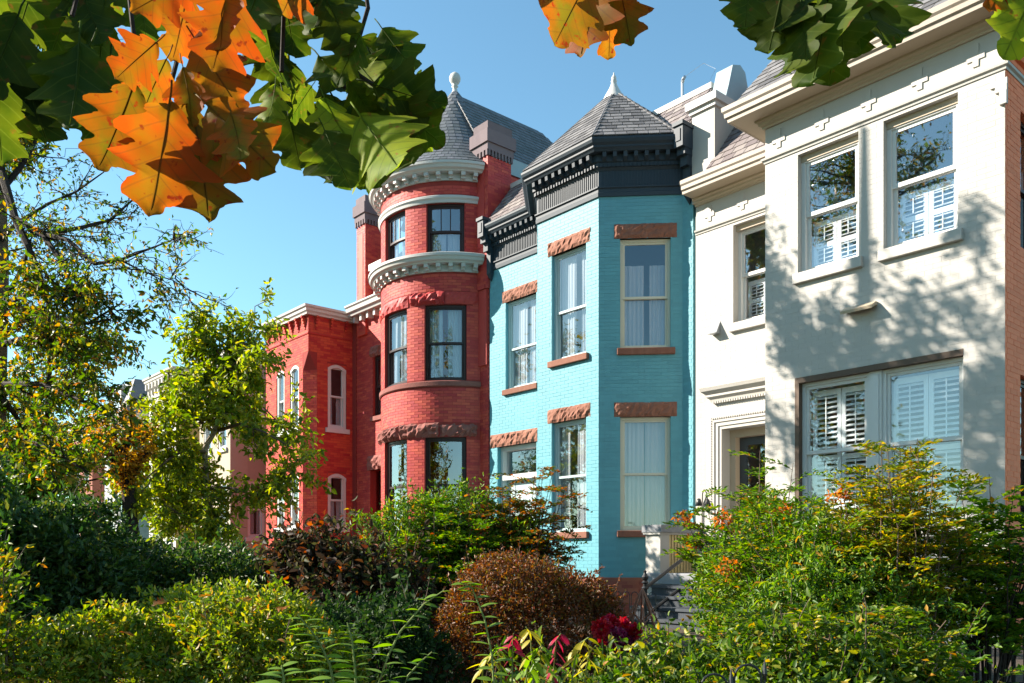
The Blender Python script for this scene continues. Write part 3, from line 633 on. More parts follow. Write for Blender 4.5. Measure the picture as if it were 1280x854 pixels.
for r in range(rows):
    t0, t1 = r / rows, min((r + 1.3) / rows, 1); ra, rb2 = cone_r(t0), cone_r(t1); da = math.degrees(.17 / max(ra, .2)); a = -95 + (da / 2 if r % 2 else 0)
    while a < 80:
        q = [(a + .03 * da, ra + .018 + rs.uniform(0, .006), t0), (a + .97 * da, ra + .018 + rs.uniform(0, .006), t0), (a + .97 * da, rb2 + .006, t1), (a + .03 * da, rb2 + .006, t1), (a + .03 * da, ra, t0), (a + .97 * da, ra, t0)]
        K.add([(TC[0] + rr * math.sin(R(x)), TC[1] - rr * math.cos(R(x)), zb + t * (apx.z - zb)) for x, rr, t in q], [(0, 1, 2, 3), (4, 5, 1, 0), (5, 2, 1), (4, 0, 3)]); a += da
K.build('slates', 'slate_grey', rt, kind='stuff')
b = MB(); b.lathe(apx, [(.14, -.16), (.13, -.05), (.07, .05), (.05, .14), (.09, .17), (.05, .2), (.10, .25), (.145, .33), (.15, .40), (.12, .48), (.05, .535), (0, .54)], 18); b.build('finial', 'white_trim', rt, smooth=True)
rg0, rg1 = Vector((TC[0] + .04, TC[1] - .1, 13.68)), Vector((TC[0] + .04, 16.3, 13.68))
A, B = Vector((-15.75, 12.95, 11.0)), Vector((-15.75, 18.2, 11.0)); Lf = Vector((-20.4, 13.4, 10.9)); Lb = Vector((-20.4, 18.2, 10.9))
mr_ = tri_roof([tuple(v) for v in (rg0, rg1, A, B, Lf, Lb)], [(2, 3, 1, 0), (3, 5, 1), (5, 4, 0, 1)], 'main_roof', 'slate_grey', red)
slates(A, B, rg0, rg1, .2, .17, mr_, 'slate_grey', True)
# mansard with a dormer left of the tower
b = MB(); b.quad((RX0, 12.9, 8.9), (-19.3, 12.9, 8.9), (-19.3, 13.9, 10.6), (RX0, 13.9, 10.6)); b.quad((RX0, 13.9, 10.6), (-16, 13.9, 10.6), (-16, 22, 10.6), (RX0, 22, 10.6)); b.quad((RX0, 12.9, 8.9), (RX0, 13.9, 10.6), (RX0, 22, 10.6), (RX0, 22, 8.9)); b.build('mansard', 'slate_grey', red)
b = MB(); b.box(FM, -20.9, -19.9, -.9, -.05, 8.9, 9.75); b.box(FM, -21.0, -19.8, -1, .06, 9.75, 9.93); b.build('dormer', 'white_trim', red)
# ============================================================ houses farther down the row
def corbel(b, n=5):
    for i in range(n): b.box(LF, -.035, .035, 0, .025 + .026 * i, -.40 + i * .08, -.40 + i * .08 + .062)
def bay_house(label, x0, x1, bx0, bx1, yb, zt, wm, tm, fm, front_w, side_w, z_ups, chamfer=False, arch=False, corb=True, brickit=True, brackets=False, mansard=None, sm=None):
    """row house with a square bay; its return towards the camera is in shade"""
    root = thing('row_house', label, 'house', ((x0 + x1) / 2, YM, GZ), 'row houses along the street')
    FF = front(yb); SS = side(bx1); zw = zt - .25; c = .33 if chamfer else 0; c2 = .27 if chamfer else 0
    fh = [(a, q, z0, z1) for (z0, z1) in z_ups for a, q in front_w]; sd = [(a, q, z0, z1) for (z0, z1) in z_ups for a, q in side_w]
    W = MB(); K = MB(); S = MB()
    zc = 6.97 if chamfer else zw
    wall(W, FF, bx0, bx1 - c, GZ - .4, zc, fh, .15); wall(S, SS, yb + c2, YM, GZ - .4, zc, sd, .15)
    if chamfer:
        za = 7.46; wall(W, FF, bx0, bx1, za, zw); wall(S, SS, yb, YM, za, zw)
        wall(W, FF, bx0, bx1 - c, zc, za, [h for h in fh if h[3] > zc], .15); wall(S, SS, yb + c2, YM, zc, za, [h for h in sd if h[3] > zc], .15)
        p = lambda x, y, z: (x, y, z)
        W.quad(p(bx1 - c, yb, GZ - .4), p(bx1, yb + c2, GZ - .4), p(bx1, yb + c2, zc), p(bx1 - c, yb, zc))
        W.add([p(bx1 - c, yb, zc), p(bx1, yb + c2, zc), p(bx1, yb, za), p(bx1 - c, yb, za), p(bx1, yb + c2, za)], [(0, 1, 2), (0, 2, 3), (1, 4, 2)])
    wall(W, FM, x0, bx0 + .01, GZ - .4, zw); wall(W, flat(bx0, YM, 0, -1), 0, YM - yb, GZ - .4, zw)
    wall(W, FM, bx1 - .01, x1, GZ - .4, zw)
    if brickit:
        kh = [(q[0], q[1], q[2], q[3]) for q in fh]; ks = list(sd)
        bricks(K, FF, bx0, bx1 - c - .003, GZ, zc, kh); bricks(K, SS, yb + c2 + .005, YM, GZ, zc, ks)
        if chamfer:
            bricks(K, FF, bx0, bx1 - c, zc, za, kh); bricks(K, SS, yb + c2, YM, zc, za, ks); bricks(K, FF, bx0, bx1, za, zw, kh); bricks(K, SS, yb + .005, YM, za, zw, ks)
            fc = flat(bx1 - c, yb, c / math.hypot(c, c2), c2 / math.hypot(c, c2)); bricks(K, fc, 0, math.hypot(c, c2), GZ, zc)
        K.build('brickwork', wm, root, kind='stuff')
    W.build('wall', 'red_mortar' if chamfer else wm, root); S.build('return_wall', sm or ('red_mortar' if chamfer else wm), root)
    shell(root, wm, x0, x1, YM, 21, zw)
    pth = [(x0, YM), (bx0, YM), (bx0, yb), (bx1, yb), (bx1, YM), (x1, YM)]
    co = cornice('cornice', root, pth, zt - .27, tm, [(-.02, 0), (.10, 0), (.11, .05), (.15, .09), (.16, .16), (.20, .19), (.21, .25), (-.02, .28)])
    b = MB(); b.add([(x, y, zt - .02) for x, y in pth] + [(x1, 21, zt - .3), (x0, 21, zt - .3)], [tuple(range(8))]); b.build('roof', 'slate_grey', root)
    if corb:
        me = MB(); corbel(me); m = bpy.data.meshes.new('corbel'); m.from_pydata(me.v, [], me.f); m.update(); m.materials.append(MATS[wm])
        for fr, a, q in ((FF, bx0, bx1), (SS, yb, YM)):
            n = max(2, int((q - a) / .36))
            for i in range(n):
                u = a + (q - a) * (i + .5) / n; o = Vector(fr(u, 0, 0)); M = Matrix((Vector(fr(u + 1, 0, 0)) - o, Vector(fr(u, 1, 0)) - o, Vector((0, 0, 1)))).transposed().to_4x4(); M.translation = o + Vector((0, 0, zw + .0)); link('corbel', m, co, M)
        cornice('brick_string', root, pth[1:5], zw - .55, wm, [(-.02, 0), (.02, 0), (.03, .03), (.02, .06), (-.02, .06)])
    if brackets:
        def mkb(b): b.box(LF, -.05, .05, 0, .2, zt - .50, zt - .272); b.box(LF, -.05, .05, 0, .1, zt - .7, zt - .5)
        for fr, u in along([(bx0, yb), (bx1, yb)], .34): piece('bracket', tm, co, fr, u, mkb)
        cornice('frieze_board', root, pth[1:5], zt - .85, tm, [(-.02, 0), (.05, 0), (.05, .04), (.02, .06), (.02, .57), (-.02, .57)])
    for fr, hs in ((FF, fh), (SS, sd)):
        for h in hs:
            wn = window(fr, *h, root, fm, .05, None, .085, .045, curtain='half')
            block(fr, h[0] - .08, h[1] + .08, -.1, .07, h[2] - .13, h[2], 'sill', fm, wn)
            if arch:
                sp = MB(); sw2 = MB(); r_ = .12; n = 7; m_ = (h[0] + h[1]) / 2; hw = (h[1] - h[0]) / 2
                xs = [h[0] + 2 * hw * i / (2 * n) for i in range(2 * n + 1)]
                for p, q in zip(xs, xs[1:]):
                    zp, zq = (h[3] - r_ * ((x - m_) / hw) ** 2 for x in (p, q)); sp.quad(fr(p, .004, zp), fr(q, .004, zq), fr(q, .004, h[3] + .002), fr(p, .004, h[3] + .002)); sp.quad(fr(p, .004, zp), fr(p, -.1, zp), fr(q, -.1, zq), fr(q, .004, zq))
                    sw2.box(fr, p, q, -.06, -.005, min(zp, zq) - .09, (zp + zq) / 2 - .001)
                sp.build('arch_head', wm, wn); sw2.build('arch_casing', fm, wn)
    if mansard:
        b = MB(); h_ = 1.5; q = [(bx0 - .1, yb - .1), (bx1 + .1, yb - .1)]
        b.add([(bx0 - .15, yb - .15, zt), (bx1 + .15, yb - .15, zt), (bx1 + .15, YM + 2, zt), (bx0 - .15, YM + 2, zt), (bx0 + .25, yb + .35, zt + h_), (bx1 - .25, yb + .35, zt + h_), (bx1 - .25, YM + 2, zt + h_), (bx0 + .25, YM + 2, zt + h_)], [(0, 1, 5, 4), (1, 2, 6, 5), (3, 0, 4, 7), (4, 5, 6, 7), (2, 3, 7, 6)]); b.build('mansard', mansard, root)
        b = MB(); b.box(FF, bx0 + .8, bx1 - .8, -.5, .05, zt + .2, zt + 1.1); b.box(FF, bx0 + .7, bx1 - .7, -.5, .1, zt + 1.1, zt + 1.25); dm = b.build('dormer', tm, root); block(FF, bx0 + .95, bx1 - .95, .051, .06, zt + .3, zt + 1.0, 'pane', 'pane', dm)
    return root
mat('mauve_brick', (.40, .33, .25), .8, .12, 5, .15, 80)
mat('mustard_brick', (0.375, 0.300, 0.128), .8, .1, 5, .15, 80)
mat('stone_white', (0.540, 0.517, 0.465), .8, .06, 5, .1, 60, dirt=.2, dirtcol=(.4, .37, .32))
mat('teal_paint', (0.098, 0.180, 0.203), .7, .1, 5, .1, 60)
mat('grey_paint', (0.390, 0.405, 0.420), .7, .08, 5, .1, 60)
bay_house('red brick house with square bay, brick corbels and white arched windows', -27.2, -21.79, -24.74, -22.0, 11.39, 8.75, 'red_brick', 'white_trim', 'window_white', ((-24.02, -23.5), (-23.14, -22.58)), ((12.0, 12.6),), ((2.5, 4.05), (5.35, 7.2)), True, True)
bay_house('beige brick house with white window trim, next beyond the red brick house', -32.0, -27.3, -30.2, -27.5, 11.4, 8.55, 'mauve_brick', 'stone_white', 'window_white', ((-29.8, -29.1), (-28.5, -27.8)), ((12.0, 12.6),), ((2.3, 4.2), (5.3, 7.2)), corb=False, brickit=False, brackets=True)
bay_house('pale stone house with bracketed white cornice and mustard return wall behind the small tree', -37.2, -32.1, -35.3, -32.3, 11.3, 8.75, 'stone_white', 'stone_white', 'window_white', ((-34.9, -34.1), (-33.5, -32.7)), (), ((2.2, 4.3), (5.3, 7.1)), corb=False, brickit=False, brackets=True, sm='mustard_brick')
bay_house('grey house with slate mansard and teal return wall at the far end', -43.0, -37.3, -41.4, -38.0, 11.3, 7.8, 'grey_paint', 'stone_white', 'window_white', ((-40.9, -40.0), (-39.4, -38.5)), (), ((2.2, 4.2), (5.2, 7.0)), corb=False, brickit=False, mansard='slate_grey', sm='teal_paint')
bay_house('farthest brown brick house glimpsed through the left hand tree', -49.0, -43.1, -47.0, -43.4, 11.3, 8.3, 'old_brick', 'stone_white', 'window_white', ((-46.5, -45.6), (-44.9, -44.0)), (), ((2.2, 4.2), (5.2, 7.0)), corb=False, brickit=False, brackets=True)

# ============================================================ stoop of the cream house
stp = thing('front_stoop', 'white stoop with grey stone steps and slatted side in front of the cream door', 'stoop', (-8.6, 11.6, GZ))
PZ = 1.34
block(front(11.73), -9.99, -7.3, -1.06, 0, PZ - .2, PZ, 'landing', 'grey_stone', stp, bev=.02)
block(front(11.78), -9.95, -9.60, -1.0, 0, GZ - .1, PZ - .2, 'cheek_wall', 'cream_paint', stp)
b = MB(); b.box(front(11.75), -9.60, -7.35, -.9, -.25, GZ - .1, PZ - .2); b.build('base', 'shaded_stone', stp)
for i in range(4):
    z = PZ - .2 - i * .17
    b = MB(); b.box(front(11.73), -9.585, -7.4, -.25, .27 + i * .27, GZ - .1, z - .05); b.box(front(11.73), -9.585, -7.37, -.25 if i == 0 else .2 + (i - 1) * .27, .30 + i * .27, z - .049, z); b.build('step', 'shaded_stone', stp)
b = MB(); b.box(front(11.76), -9.97, -9.64, -.25, 0, PZ, 2.06); b.build('newel_pier', 'cream_paint', stp)
b = MB(); b.box(front(11.71), -10.02, -9.58, -1.08, 0, 2.06, 2.19); b.build('side_coping', 'grey_stone', stp)
b = MB(); b.box(front(11.72), -10.0, -9.62, -1.06, 0, 2.02, 2.059); b.build('coping_bed', 'cream_paint', stp)
mat('cream_slat_bounce', (0.540, 0.420, 0.203), .6, .06, 4, .05)  # cream paint; warm bounce on its shaded side is put into this yellow
for i in range(9):
    b = MB(); y = 12.02 + i * .085; b.box(side(-9.66), y, y + .058, -.02, .0, PZ, 2.02); b.build('slat', 'cream_slat_bounce', stp)
b = MB(); b.box(side(-9.70), 12.01, 12.79, -.05, .0, PZ, 2.02); b.build('slat_backing', 'cream_slat_bounce', stp)
rl = thing('stair_handrail', 'black iron handrail with ball-topped post beside the stone steps', 'handrail', (-9.0, 10.6, GZ))
b = MB(); b.tube([(-9.0, 10.6, GZ), (-9.0, 10.6, 1.12)], .035, 10); b.lathe((-9.0, 10.6, 1.1), [(.05, 0), (.06, .02), (.035, .05), (.035, .09), (.06, .11), (.03, .14), (.05, .17), (.055, .2), (.03, .24), (.02, .27), (.03, .29), (0, .32)], 12); b.build('newel', 'black_iron', rl)
for dz, nm in ((0, 'top_rail'), (-.46, 'lower_rail')):
    b = MB(); b.tube([(-9.0, 10.6, 1.12 + dz), (-9.0, 11.85, 1.72 + dz), (-9.0, 12.2, 1.9 + dz)], .03, 8); b.build(nm, 'black_iron', rl)
b = MB(); b.tube([(-9.0, 12.2, PZ), (-9.0, 12.2, 1.9)], .02, 8); b.build('end_post', 'black_iron', rl)

# ============================================================ small garden ironwork
tr = thing('garden_trellis', 'woven willow obelisk standing among the flowers before the steps', 'trellis', (-6.57, 7.69, .5))
mat('willow', (.30, .12, .07), .7, .2, 10, .3, 60)
tx, ty = -6.57, 7.69
def rod(a, z0, r0, z1): return [(tx + r0 * (1 - t ** 1.6) * math.cos(a), ty + r0 * (1 - t ** 1.6) * math.sin(a), z0 + (z1 - z0) * t) for t in [i / 8 for i in range(9)]]
for i in range(8):
    b = MB(); b.tube(rod(i * math.pi / 4, .45, .27, 1.24), .011, 6); b.build('rod', 'willow', tr)
for s in (1, -1):
    for i in range(4):
        pts = []
        for k in range(15):
            t = k / 14 * .62; a = i * math.pi / 2 + s * k * .21; r = .27 * (1 - t ** 1.6) + .006; pts.append((tx + r * math.cos(a), ty + r * math.sin(a), .45 + .79 * t))
        b = MB(); b.tube(pts, .009, 5); b.build('woven_rod', 'willow', tr)
def hoop_fence(label, pts, n, h, name='garden_fence', rad=.006, rails=(.12, .62), spear=True):
    root = thing(name, label, 'fence', (*pts[0], GZ_at(*pts[0])), None)
    A, B = Vector(pts[0]), Vector(pts[1]); u = (B - A) / n
    for i in range(n):
        p, q = A + u * i, A + u * (i + .8); zg = GZ_at(p.x, p.y); b = MB(); c = (p + q) / 2; r = (q - p).length / 2; e = u.normalized()
        pts_ = [(p.x, p.y, zg), (p.x, p.y, zg + h - r)] + [(c.x - e.x * r * math.cos(k * math.pi / 8), c.y - e.y * r * math.cos(k * math.pi / 8), zg + h - r + r * math.sin(k * math.pi / 8)) for k in range(1, 8)] + [(q.x, q.y, zg + h - r), (q.x, q.y, zg)]
        b.tube(pts_, rad, 6); b.build('hoop', 'black_iron', root)
        if spear:
            m_ = A + u * (i + .9); b = MB(); b.tube([(m_.x, m_.y, zg), (m_.x, m_.y, zg + h * .93), (m_.x, m_.y, zg + h * .96), (m_.x, m_.y, zg + h * 1.03)], [rad, rad, rad * 2.4, .001], 6); b.build('spear', 'black_iron', root)
    for t in rails:
        b = MB(); za, zb = GZ_at(*A), GZ_at(*B); b.tube([(A.x, A.y, za + h * t), (B.x, B.y, zb + h * t)], rad * 1.1, 6); b.build('rail', 'black_iron', root)
def GZ_at(x, y): return float(np.interp(y, ys, zs))
def at(px, py, d):
    """world point seen at a pixel of the 1280-wide photograph, d metres along the view axis"""
    a = R(ALPHA); l = (px - 640) / 1066 * d
    return Vector((l * math.sin(a) - d * math.cos(a), l * math.cos(a) + d * math.sin(a), EYE + (698 - py) * d / 1066))
p0, p1 = at(1165, 700, 7.2), at(1330, 700, 6.9)
hoop_fence('tall black iron hoop fence in front of the cream bay', [p0.xy, p1.xy], 11, .80, rad=.009, rails=(.1, .80))
p0, p1 = at(590, 700, 4.05), at(960, 700, 3.95)
hoop_fence('low black hoop edging fence among the foreground plants', [p0.xy, p1.xy], 9, 1.0, rails=(.3,))
p0, p1 = at(768, 700, 12.4), at(822, 700, 12.0)
hoop_fence('low white hoop fence at the foot of the turquoise bay', [p0.xy, p1.xy], 5, .62, rails=(.35,), spear=False)
# ============================================================ vegetation
G = np.random.default_rng(11)
def rnd_unit(n):
    v = G.normal(size=(n, 3)); return v / np.linalg.norm(v, axis=1)[:, None]
def norm(v): return v / np.maximum(np.linalg.norm(v, axis=-1, keepdims=True), 1e-9)
def np_mesh(name, V, F, m, parent, smooth=False, **kw):
    me = bpy.data.meshes.new(name); k = F.shape[1]
    me.vertices.add(len(V)); me.vertices.foreach_set('co', V.astype(np.float32).ravel())
    me.loops.add(F.size); me.loops.foreach_set('vertex_index', F.astype(np.int32).ravel())
    me.polygons.add(len(F)); me.polygons.foreach_set('loop_start', np.arange(0, F.size, k, dtype=np.int32)); me.polygons.foreach_set('loop_total', np.full(len(F), k, np.int32))
    if smooth: me.polygons.foreach_set('use_smooth', np.ones(len(F), bool))
    me.update(); me.validate(); me.materials.append(MATS[m] if isinstance(m, str) else m)
    return link(name, me, parent, **kw)
def leaves(P, A, size, m, parent, name='foliage', wid=.42, face=None, fold=.18, simple=False, facemix=.6, **kw):
    """one mesh of leaves: P base points, A leaf axes, size lengths; face = preferred upper-side direction"""
    n = len(P); A = norm(A); Nn = rnd_unit(n)
    if face is not None: Nn = norm(Nn * (1 - facemix) + face * facemix)
    B = norm(np.cross(A, Nn)); C = np.cross(B, A); s = np.broadcast_to(size, n)[:, None]
    if simple:
        V = np.stack([P, P + A * s * .45 + B * s * wid * .5 + C * s * fold, P + A * s, P + A * s * .45 - B * s * wid * .5 + C * s * fold], 1)
        F = np.array([[0, 1, 2], [0, 2, 3]]); k = 4
    else:
        dr = C * s * -.12
        V = np.stack([P, P + A * s * .3 + B * s * wid * .46 + C * s * fold * .8, P + A * s * .68 + B * s * wid * .36 + C * s * fold * .5, P + A * s + dr, P + A * s * .68 - B * s * wid * .36 + C * s * fold * .5, P + A * s * .3 - B * s * wid * .46 + C * s * fold * .8, P + A * s * .5], 1)
        F = np.array([[0, 6, 2, 1], [6, 3, 3, 2], [0, 5, 4, 6], [6, 4, 3, 3]]); F = np.array([[0, 6, 1], [1, 6, 2], [6, 3, 2], [0, 5, 6], [5, 4, 6], [6, 4, 3]]); k = 7
    FF = (np.arange(n) * k)[:, None, None] + F[None]
    return np_mesh(name, V.reshape(-1, 3), FF.reshape(-1, 3), m, parent, **kw)
def lump(d, seed, amp):
    """low-frequency bumps on a unit direction"""
    g = np.random.default_rng(seed); o = np.zeros(len(d))
    for f in (2.2, 4.1, 7.3):
        for _ in range(3): k = g.normal(size=3) * f; o += np.sin(d @ k + g.uniform(0, 6)) / f
    return 1 + amp * o
def mound(name, label, cat, blobs, n, size, m, stem='bark', cut=None, amp=.18, shell_=.35, wid=.42, up=.5, seed=1, stems=8, simple=False, group=None, outw=.8, clus=9, shoots=90):
    """dense shrub: leaves through the outer volume of some lumpy ellipsoids"""
    c0 = Vector(blobs[0][0]); gz = GZ_at(c0.x, c0.y); root = thing(name, label, cat, (c0.x, c0.y, gz), group)
    tot = sum(r[0] * r[1] + r[1] * r[2] + r[0] * r[2] for _, r in blobs); Ps = []; Os = []
    for i, (c, r) in enumerate(blobs):
        k = int(n / clus * (r[0] * r[1] + r[1] * r[2] + r[0] * r[2]) / tot); d = rnd_unit(k); d[:, 2] = np.where(d[:, 2] < -.5, -d[:, 2], d[:, 2])
        rad = lump(d, seed * 31 + i, amp) * (1 - shell_ * G.random(k) ** 1.6); p = np.array(c) + d * rad[:, None] * np.array(r); o = norm(d / np.array(r)); o = norm(o + rnd_unit(k) * .45)
        p = np.repeat(p, clus, 0); o = np.repeat(o, clus, 0); p = p + G.normal(size=p.shape) * size * .45 + o * (G.random(len(p))[:, None] - .4) * size * 1.4; Ps.append(p); Os.append(o)
    P = np.concatenate(Ps); O = np.concatenate(Os); ok = P[:, 2] > gz - .02; P, O = P[ok], O[ok]
    A = norm(O * outw + rnd_unit(len(P)) * .8 + np.array([0, 0, up]))
    leaves(P, A, size * G.uniform(.45, 1.4, len(P)), m, root, wid=wid, face=norm(O + np.array([0, 0, .6])), simple=simple, facemix=.45)
    sb = MB(); SP = []; SA = []; idx = G.choice(np.flatnonzero(O[:, 2] > -.1), shoots)
    for i in idx:
        p = Vector(P[i]); o = (Vector(O[i]) + Vector((0, 0, .9)) + Vector(rnd_unit(1)[0]) * .5).normalized(); L_ = size * random.uniform(2.2, 6); e = p + o * L_; sb.tube([p - o * size * 2, p + o * L_ * .5 + Vector(rnd_unit(1)[0]) * L_ * .08, e], [.0035, .0025, .001], 4)
        for k in range(random.randint(7, 13)): SP.append(tuple(p.lerp(e, random.random()))); SA.append(tuple(o * .5 + Vector(rnd_unit(1)[0])))
    sb.build('shoots', stem, root, kind='stuff'); leaves(np.array(SP), np.array(SA), size * G.uniform(.6, 1.3, len(SP)), m, root, name='shoot_leaves', wid=wid, simple=simple, kind='stuff')
    b = MB()
    for (c, r) in blobs:
        for _ in range(max(2, stems // len(blobs))):
            a = random.uniform(0, 6.3); q = random.uniform(.3, .8); e = Vector(c) + Vector((math.cos(a) * r[0] * q, math.sin(a) * r[1] * q, r[2] * random.uniform(.1, .7))); s0 = Vector((c[0] + math.cos(a) * r[0] * .15, c[1] + math.sin(a) * r[1] * .15, gz - .05))
            mid_ = (s0 + e) / 2 + Vector((random.uniform(-.1, .1), random.uniform(-.1, .1), .1)); b.tube([s0, mid_, e], [.018, .012, .005], 5)
    b.build('stems', stem, root, kind='stuff')
    return root, P, O
mat('bark', (.12, .085, .06), .9, .25, 12, .6, 40)
mat('bark_dark', (.026, .019, .016), .9, .25, 12, .6, 40)
mat('bark_pale', (.32, .27, .22), .85, .25, 9, .5, 40)
mat('twig_green', (.16, .20, .06), .8, .2, 9, .2, 40)
leafmat('leaf_box', [(0, (.05, .10, .010)), (.4, (.13, .20, .018)), (.75, (.27, .30, .03)), (.93, (.38, .32, .05)), (1, (.36, .13, .03))], .42)
leafmat('leaf_rust', [(0, (.05, .03, .014)), (.3, (.13, .045, .02)), (.6, (.22, .075, .02)), (.8, (.10, .10, .02)), (.9, (.26, .11, .025)), (1, (.20, .04, .03))], .35)
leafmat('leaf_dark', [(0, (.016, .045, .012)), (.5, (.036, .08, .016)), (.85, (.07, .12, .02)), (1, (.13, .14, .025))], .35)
leafmat('leaf_shaded', [(0, (.01, .03, .008)), (.6, (.025, .055, .012)), (1, (.05, .09, .016))], .3, .6, .2)  # shade between the hedges is put into these dark leaf colours
leafmat('leaf_wine', [(0, (.025, .018, .014)), (.35, (.05, .03, .016)), (.7, (.035, .06, .014)), (.92, (.12, .035, .02)), (1, (.36, .09, .02))], .35, .6, .2)
leafmat('leaf_nandina', [(0, (.04, .10, .012)), (.5, (.09, .18, .016)), (.8, (.17, .26, .02)), (.93, (.24, .26, .03)), (1, (.38, .16, .02))], .45)
leafmat('leaf_lime', [(0, (.03, .075, .01)), (.45, (.07, .13, .014)), (.8, (.15, .21, .02)), (.95, (.33, .29, .03)), (1, (.36, .16, .02))], .45)
leafmat('leaf_gold', [(0, (.07, .13, .015)), (.45, (.16, .20, .02)), (.75, (.34, .29, .025)), (1, (.42, .20, .02))], .5)
leafmat('leaf_amber', [(0, (.22, .16, .015)), (.35, (.42, .22, .018)), (.7, (.55, .30, .02)), (1, (.45, .14, .015))], .5)
leafmat('leaf_orange', [(0, (.42, .10, .015)), (.5, (.50, .19, .02)), (1, (.40, .05, .02))], .45)
leafmat('leaf_autumn', [(0, (.04, .095, .012)), (.5, (.10, .165, .016)), (.72, (.22, .23, .02)), (.88, (.36, .25, .02)), (1, (.36, .12, .02))], .45)
leafmat('leaf_magnolia', [(0, (.07, .13, .014)), (.45, (.17, .23, .02)), (.85, (.32, .35, .03)), (1, (.46, .38, .05))], .5)
leafmat('leaf_myrtle', [(0, (.05, .09, .015)), (.45, (.10, .12, .02)), (.7, (.26, .10, .02)), (1, (.38, .09, .02))], .45)
leafmat('petal_red', [(0, (.35, .006, .012)), (.6, (.50, .012, .02)), (1, (.30, .01, .06))], .3)
leafmat('petal_plum', [(0, (.16, .012, .045)), (.6, (.30, .03, .09)), (1, (.22, .05, .10))], .3)

# ---- trees
def limb(b, p0, p1, r0, r1, wob=.08, n=6, sides=6):
    p0, p1 = Vector(p0), Vector(p1); L_ = (p1 - p0).length; pts = [p0]
    for i in range(1, n): pts.append(p0.lerp(p1, i / n) + Vector((random.gauss(0, 1), random.gauss(0, 1), random.gauss(0, .6))) * wob * L_ * .35)
    pts.append(p1); b.tube(pts, [r0 + (r1 - r0) * (i / n) ** .8 for i in range(n + 1)], sides); return pts
def twigs(b, pts, r, depth, out, spread=.9, ln=.9, droop=0., k=3, keep=1.):
    """side branches from a limb, recursively; collects twig segments for leaves"""
    for i in range(1, len(pts)):
        for _ in range(k if depth > 1 else k):
            if random.random() > keep: continue
            p = pts[i - 1].lerp(pts[i], random.random()); t = (pts[i] - pts[i - 1]).normalized()
            d = (t * .6 + Vector((random.gauss(0, 1), random.gauss(0, 1), random.gauss(0, .8) - droop)) * spread).normalized(); L_ = ln * random.uniform(.5, 1.2); q = p + d * L_
            ps = limb(b, p, q, r, r * .35, .22, 4, 4 if depth <= 1 else 5)
            if depth > 1: twigs(b, ps, r * .5, depth - 1, out, spread, ln * .55, droop, k, keep)
            else: out.append(ps)
def twig_leaves(segs, per, size, m, parent, jit=.05, name='crown', simple=False, wid=.45, hang=.4, only=None):
    P = []; D = []
    for ps in segs:
        for _ in range(per if isinstance(per, int) else np.random.poisson(per)):
            i = random.randrange(len(ps) - 1); P.append(ps[i].lerp(ps[i + 1], random.random())); D.append(ps[i + 1] - ps[i])
    if not P: return None
    P = np.array(P) + G.normal(size=(len(P), 3)) * jit; D = norm(np.array(D)); A = norm(D * .5 + rnd_unit(len(P)) * .9 + np.array([0, 0, -hang]))
    return leaves(P, A, size * G.uniform(.6, 1.25, len(P)), m, parent, name, wid, face=np.array([-.3, -.3, 1.]), simple=simple, facemix=.35)
np.random.seed(5)

# tall tree at the left edge: its crown above the frame shades the cream bay
base = at(-12, 0, 13.5); base.z = .3
tr = thing('street_tree', 'tall half-bare tree at the left edge with arching dark branches', 'tree', base)
b = MB(); tk = [base, base + Vector((.05, .0, 3)), base + Vector((-.05, .1, 6)), base + Vector((.1, 0, 9)), base + Vector((.2, .1, 12)), base + Vector((.2, .1, 15))]
b.tube(tk, [.24, .2, .17, .14, .1, .04], 10); b.build('trunk', 'bark', tr)
b = MB(); segs = []; hi = []
def img_limb(pxs, r0, r1): return [at(x, y, d) for x, y, d in pxs], r0, r1
for pxs, r0, r1 in (([(2, 215, 13.4), (19, 273, 13.0), (35, 308, 12.8), (57, 365, 12.6), (73, 419, 12.5), (95, 470, 12.4)], .07, .02),
                    ([(19, 273, 13.0), (52, 292, 12.7), (72, 320, 12.4), (86, 345, 12.2), (84, 365, 12.1), (78, 378, 12.0)], .05, .012),
                    ([(40, 290, 12.8), (62, 292, 13.2), (100, 285, 13.6), (138, 275, 14), (160, 255, 14.2), (178, 240, 14.4)], .045, .010),
                    ([(52, 292, 12.7), (85, 300, 12.3), (118, 330, 12.0), (150, 325, 11.8), (190, 310, 11.6), (228, 295, 11.5)], .04, .006),
                    ([(0, 240, 13.4), (25, 210, 13.6), (40, 185, 13.7), (52, 160, 13.8), (70, 120, 13.9)], .05, .02),
                    ([(2, 300, 13.4), (20, 280, 14), (60, 255, 14.5), (95, 240, 15), (130, 215, 15.3)], .04, .01),
                    ([(2, 420, 13.5), (30, 400, 13.2), (70, 395, 12.8), (110, 405, 12.6), (150, 380, 12.4)], .05, .012),
                    ([(150, 325, 11.8), (180, 340, 11.7), (215, 350, 11.6), (240, 365, 11.6)], .016, .005),
                    ([(2, 380, 13.4), (20, 350, 13.2), (30, 330, 13), (38, 300, 12.9)], .04, .02)):
    pts = [at(*q) for q in pxs]; b.tube(pts, [r0 + (r1 - r0) * i / (len(pts) - 1) for i in range(len(pts))], 6); twigs(b, pts, .012, 2, segs, .8, .8, .1, 3, .8)
sparse = list(segs)
low = []
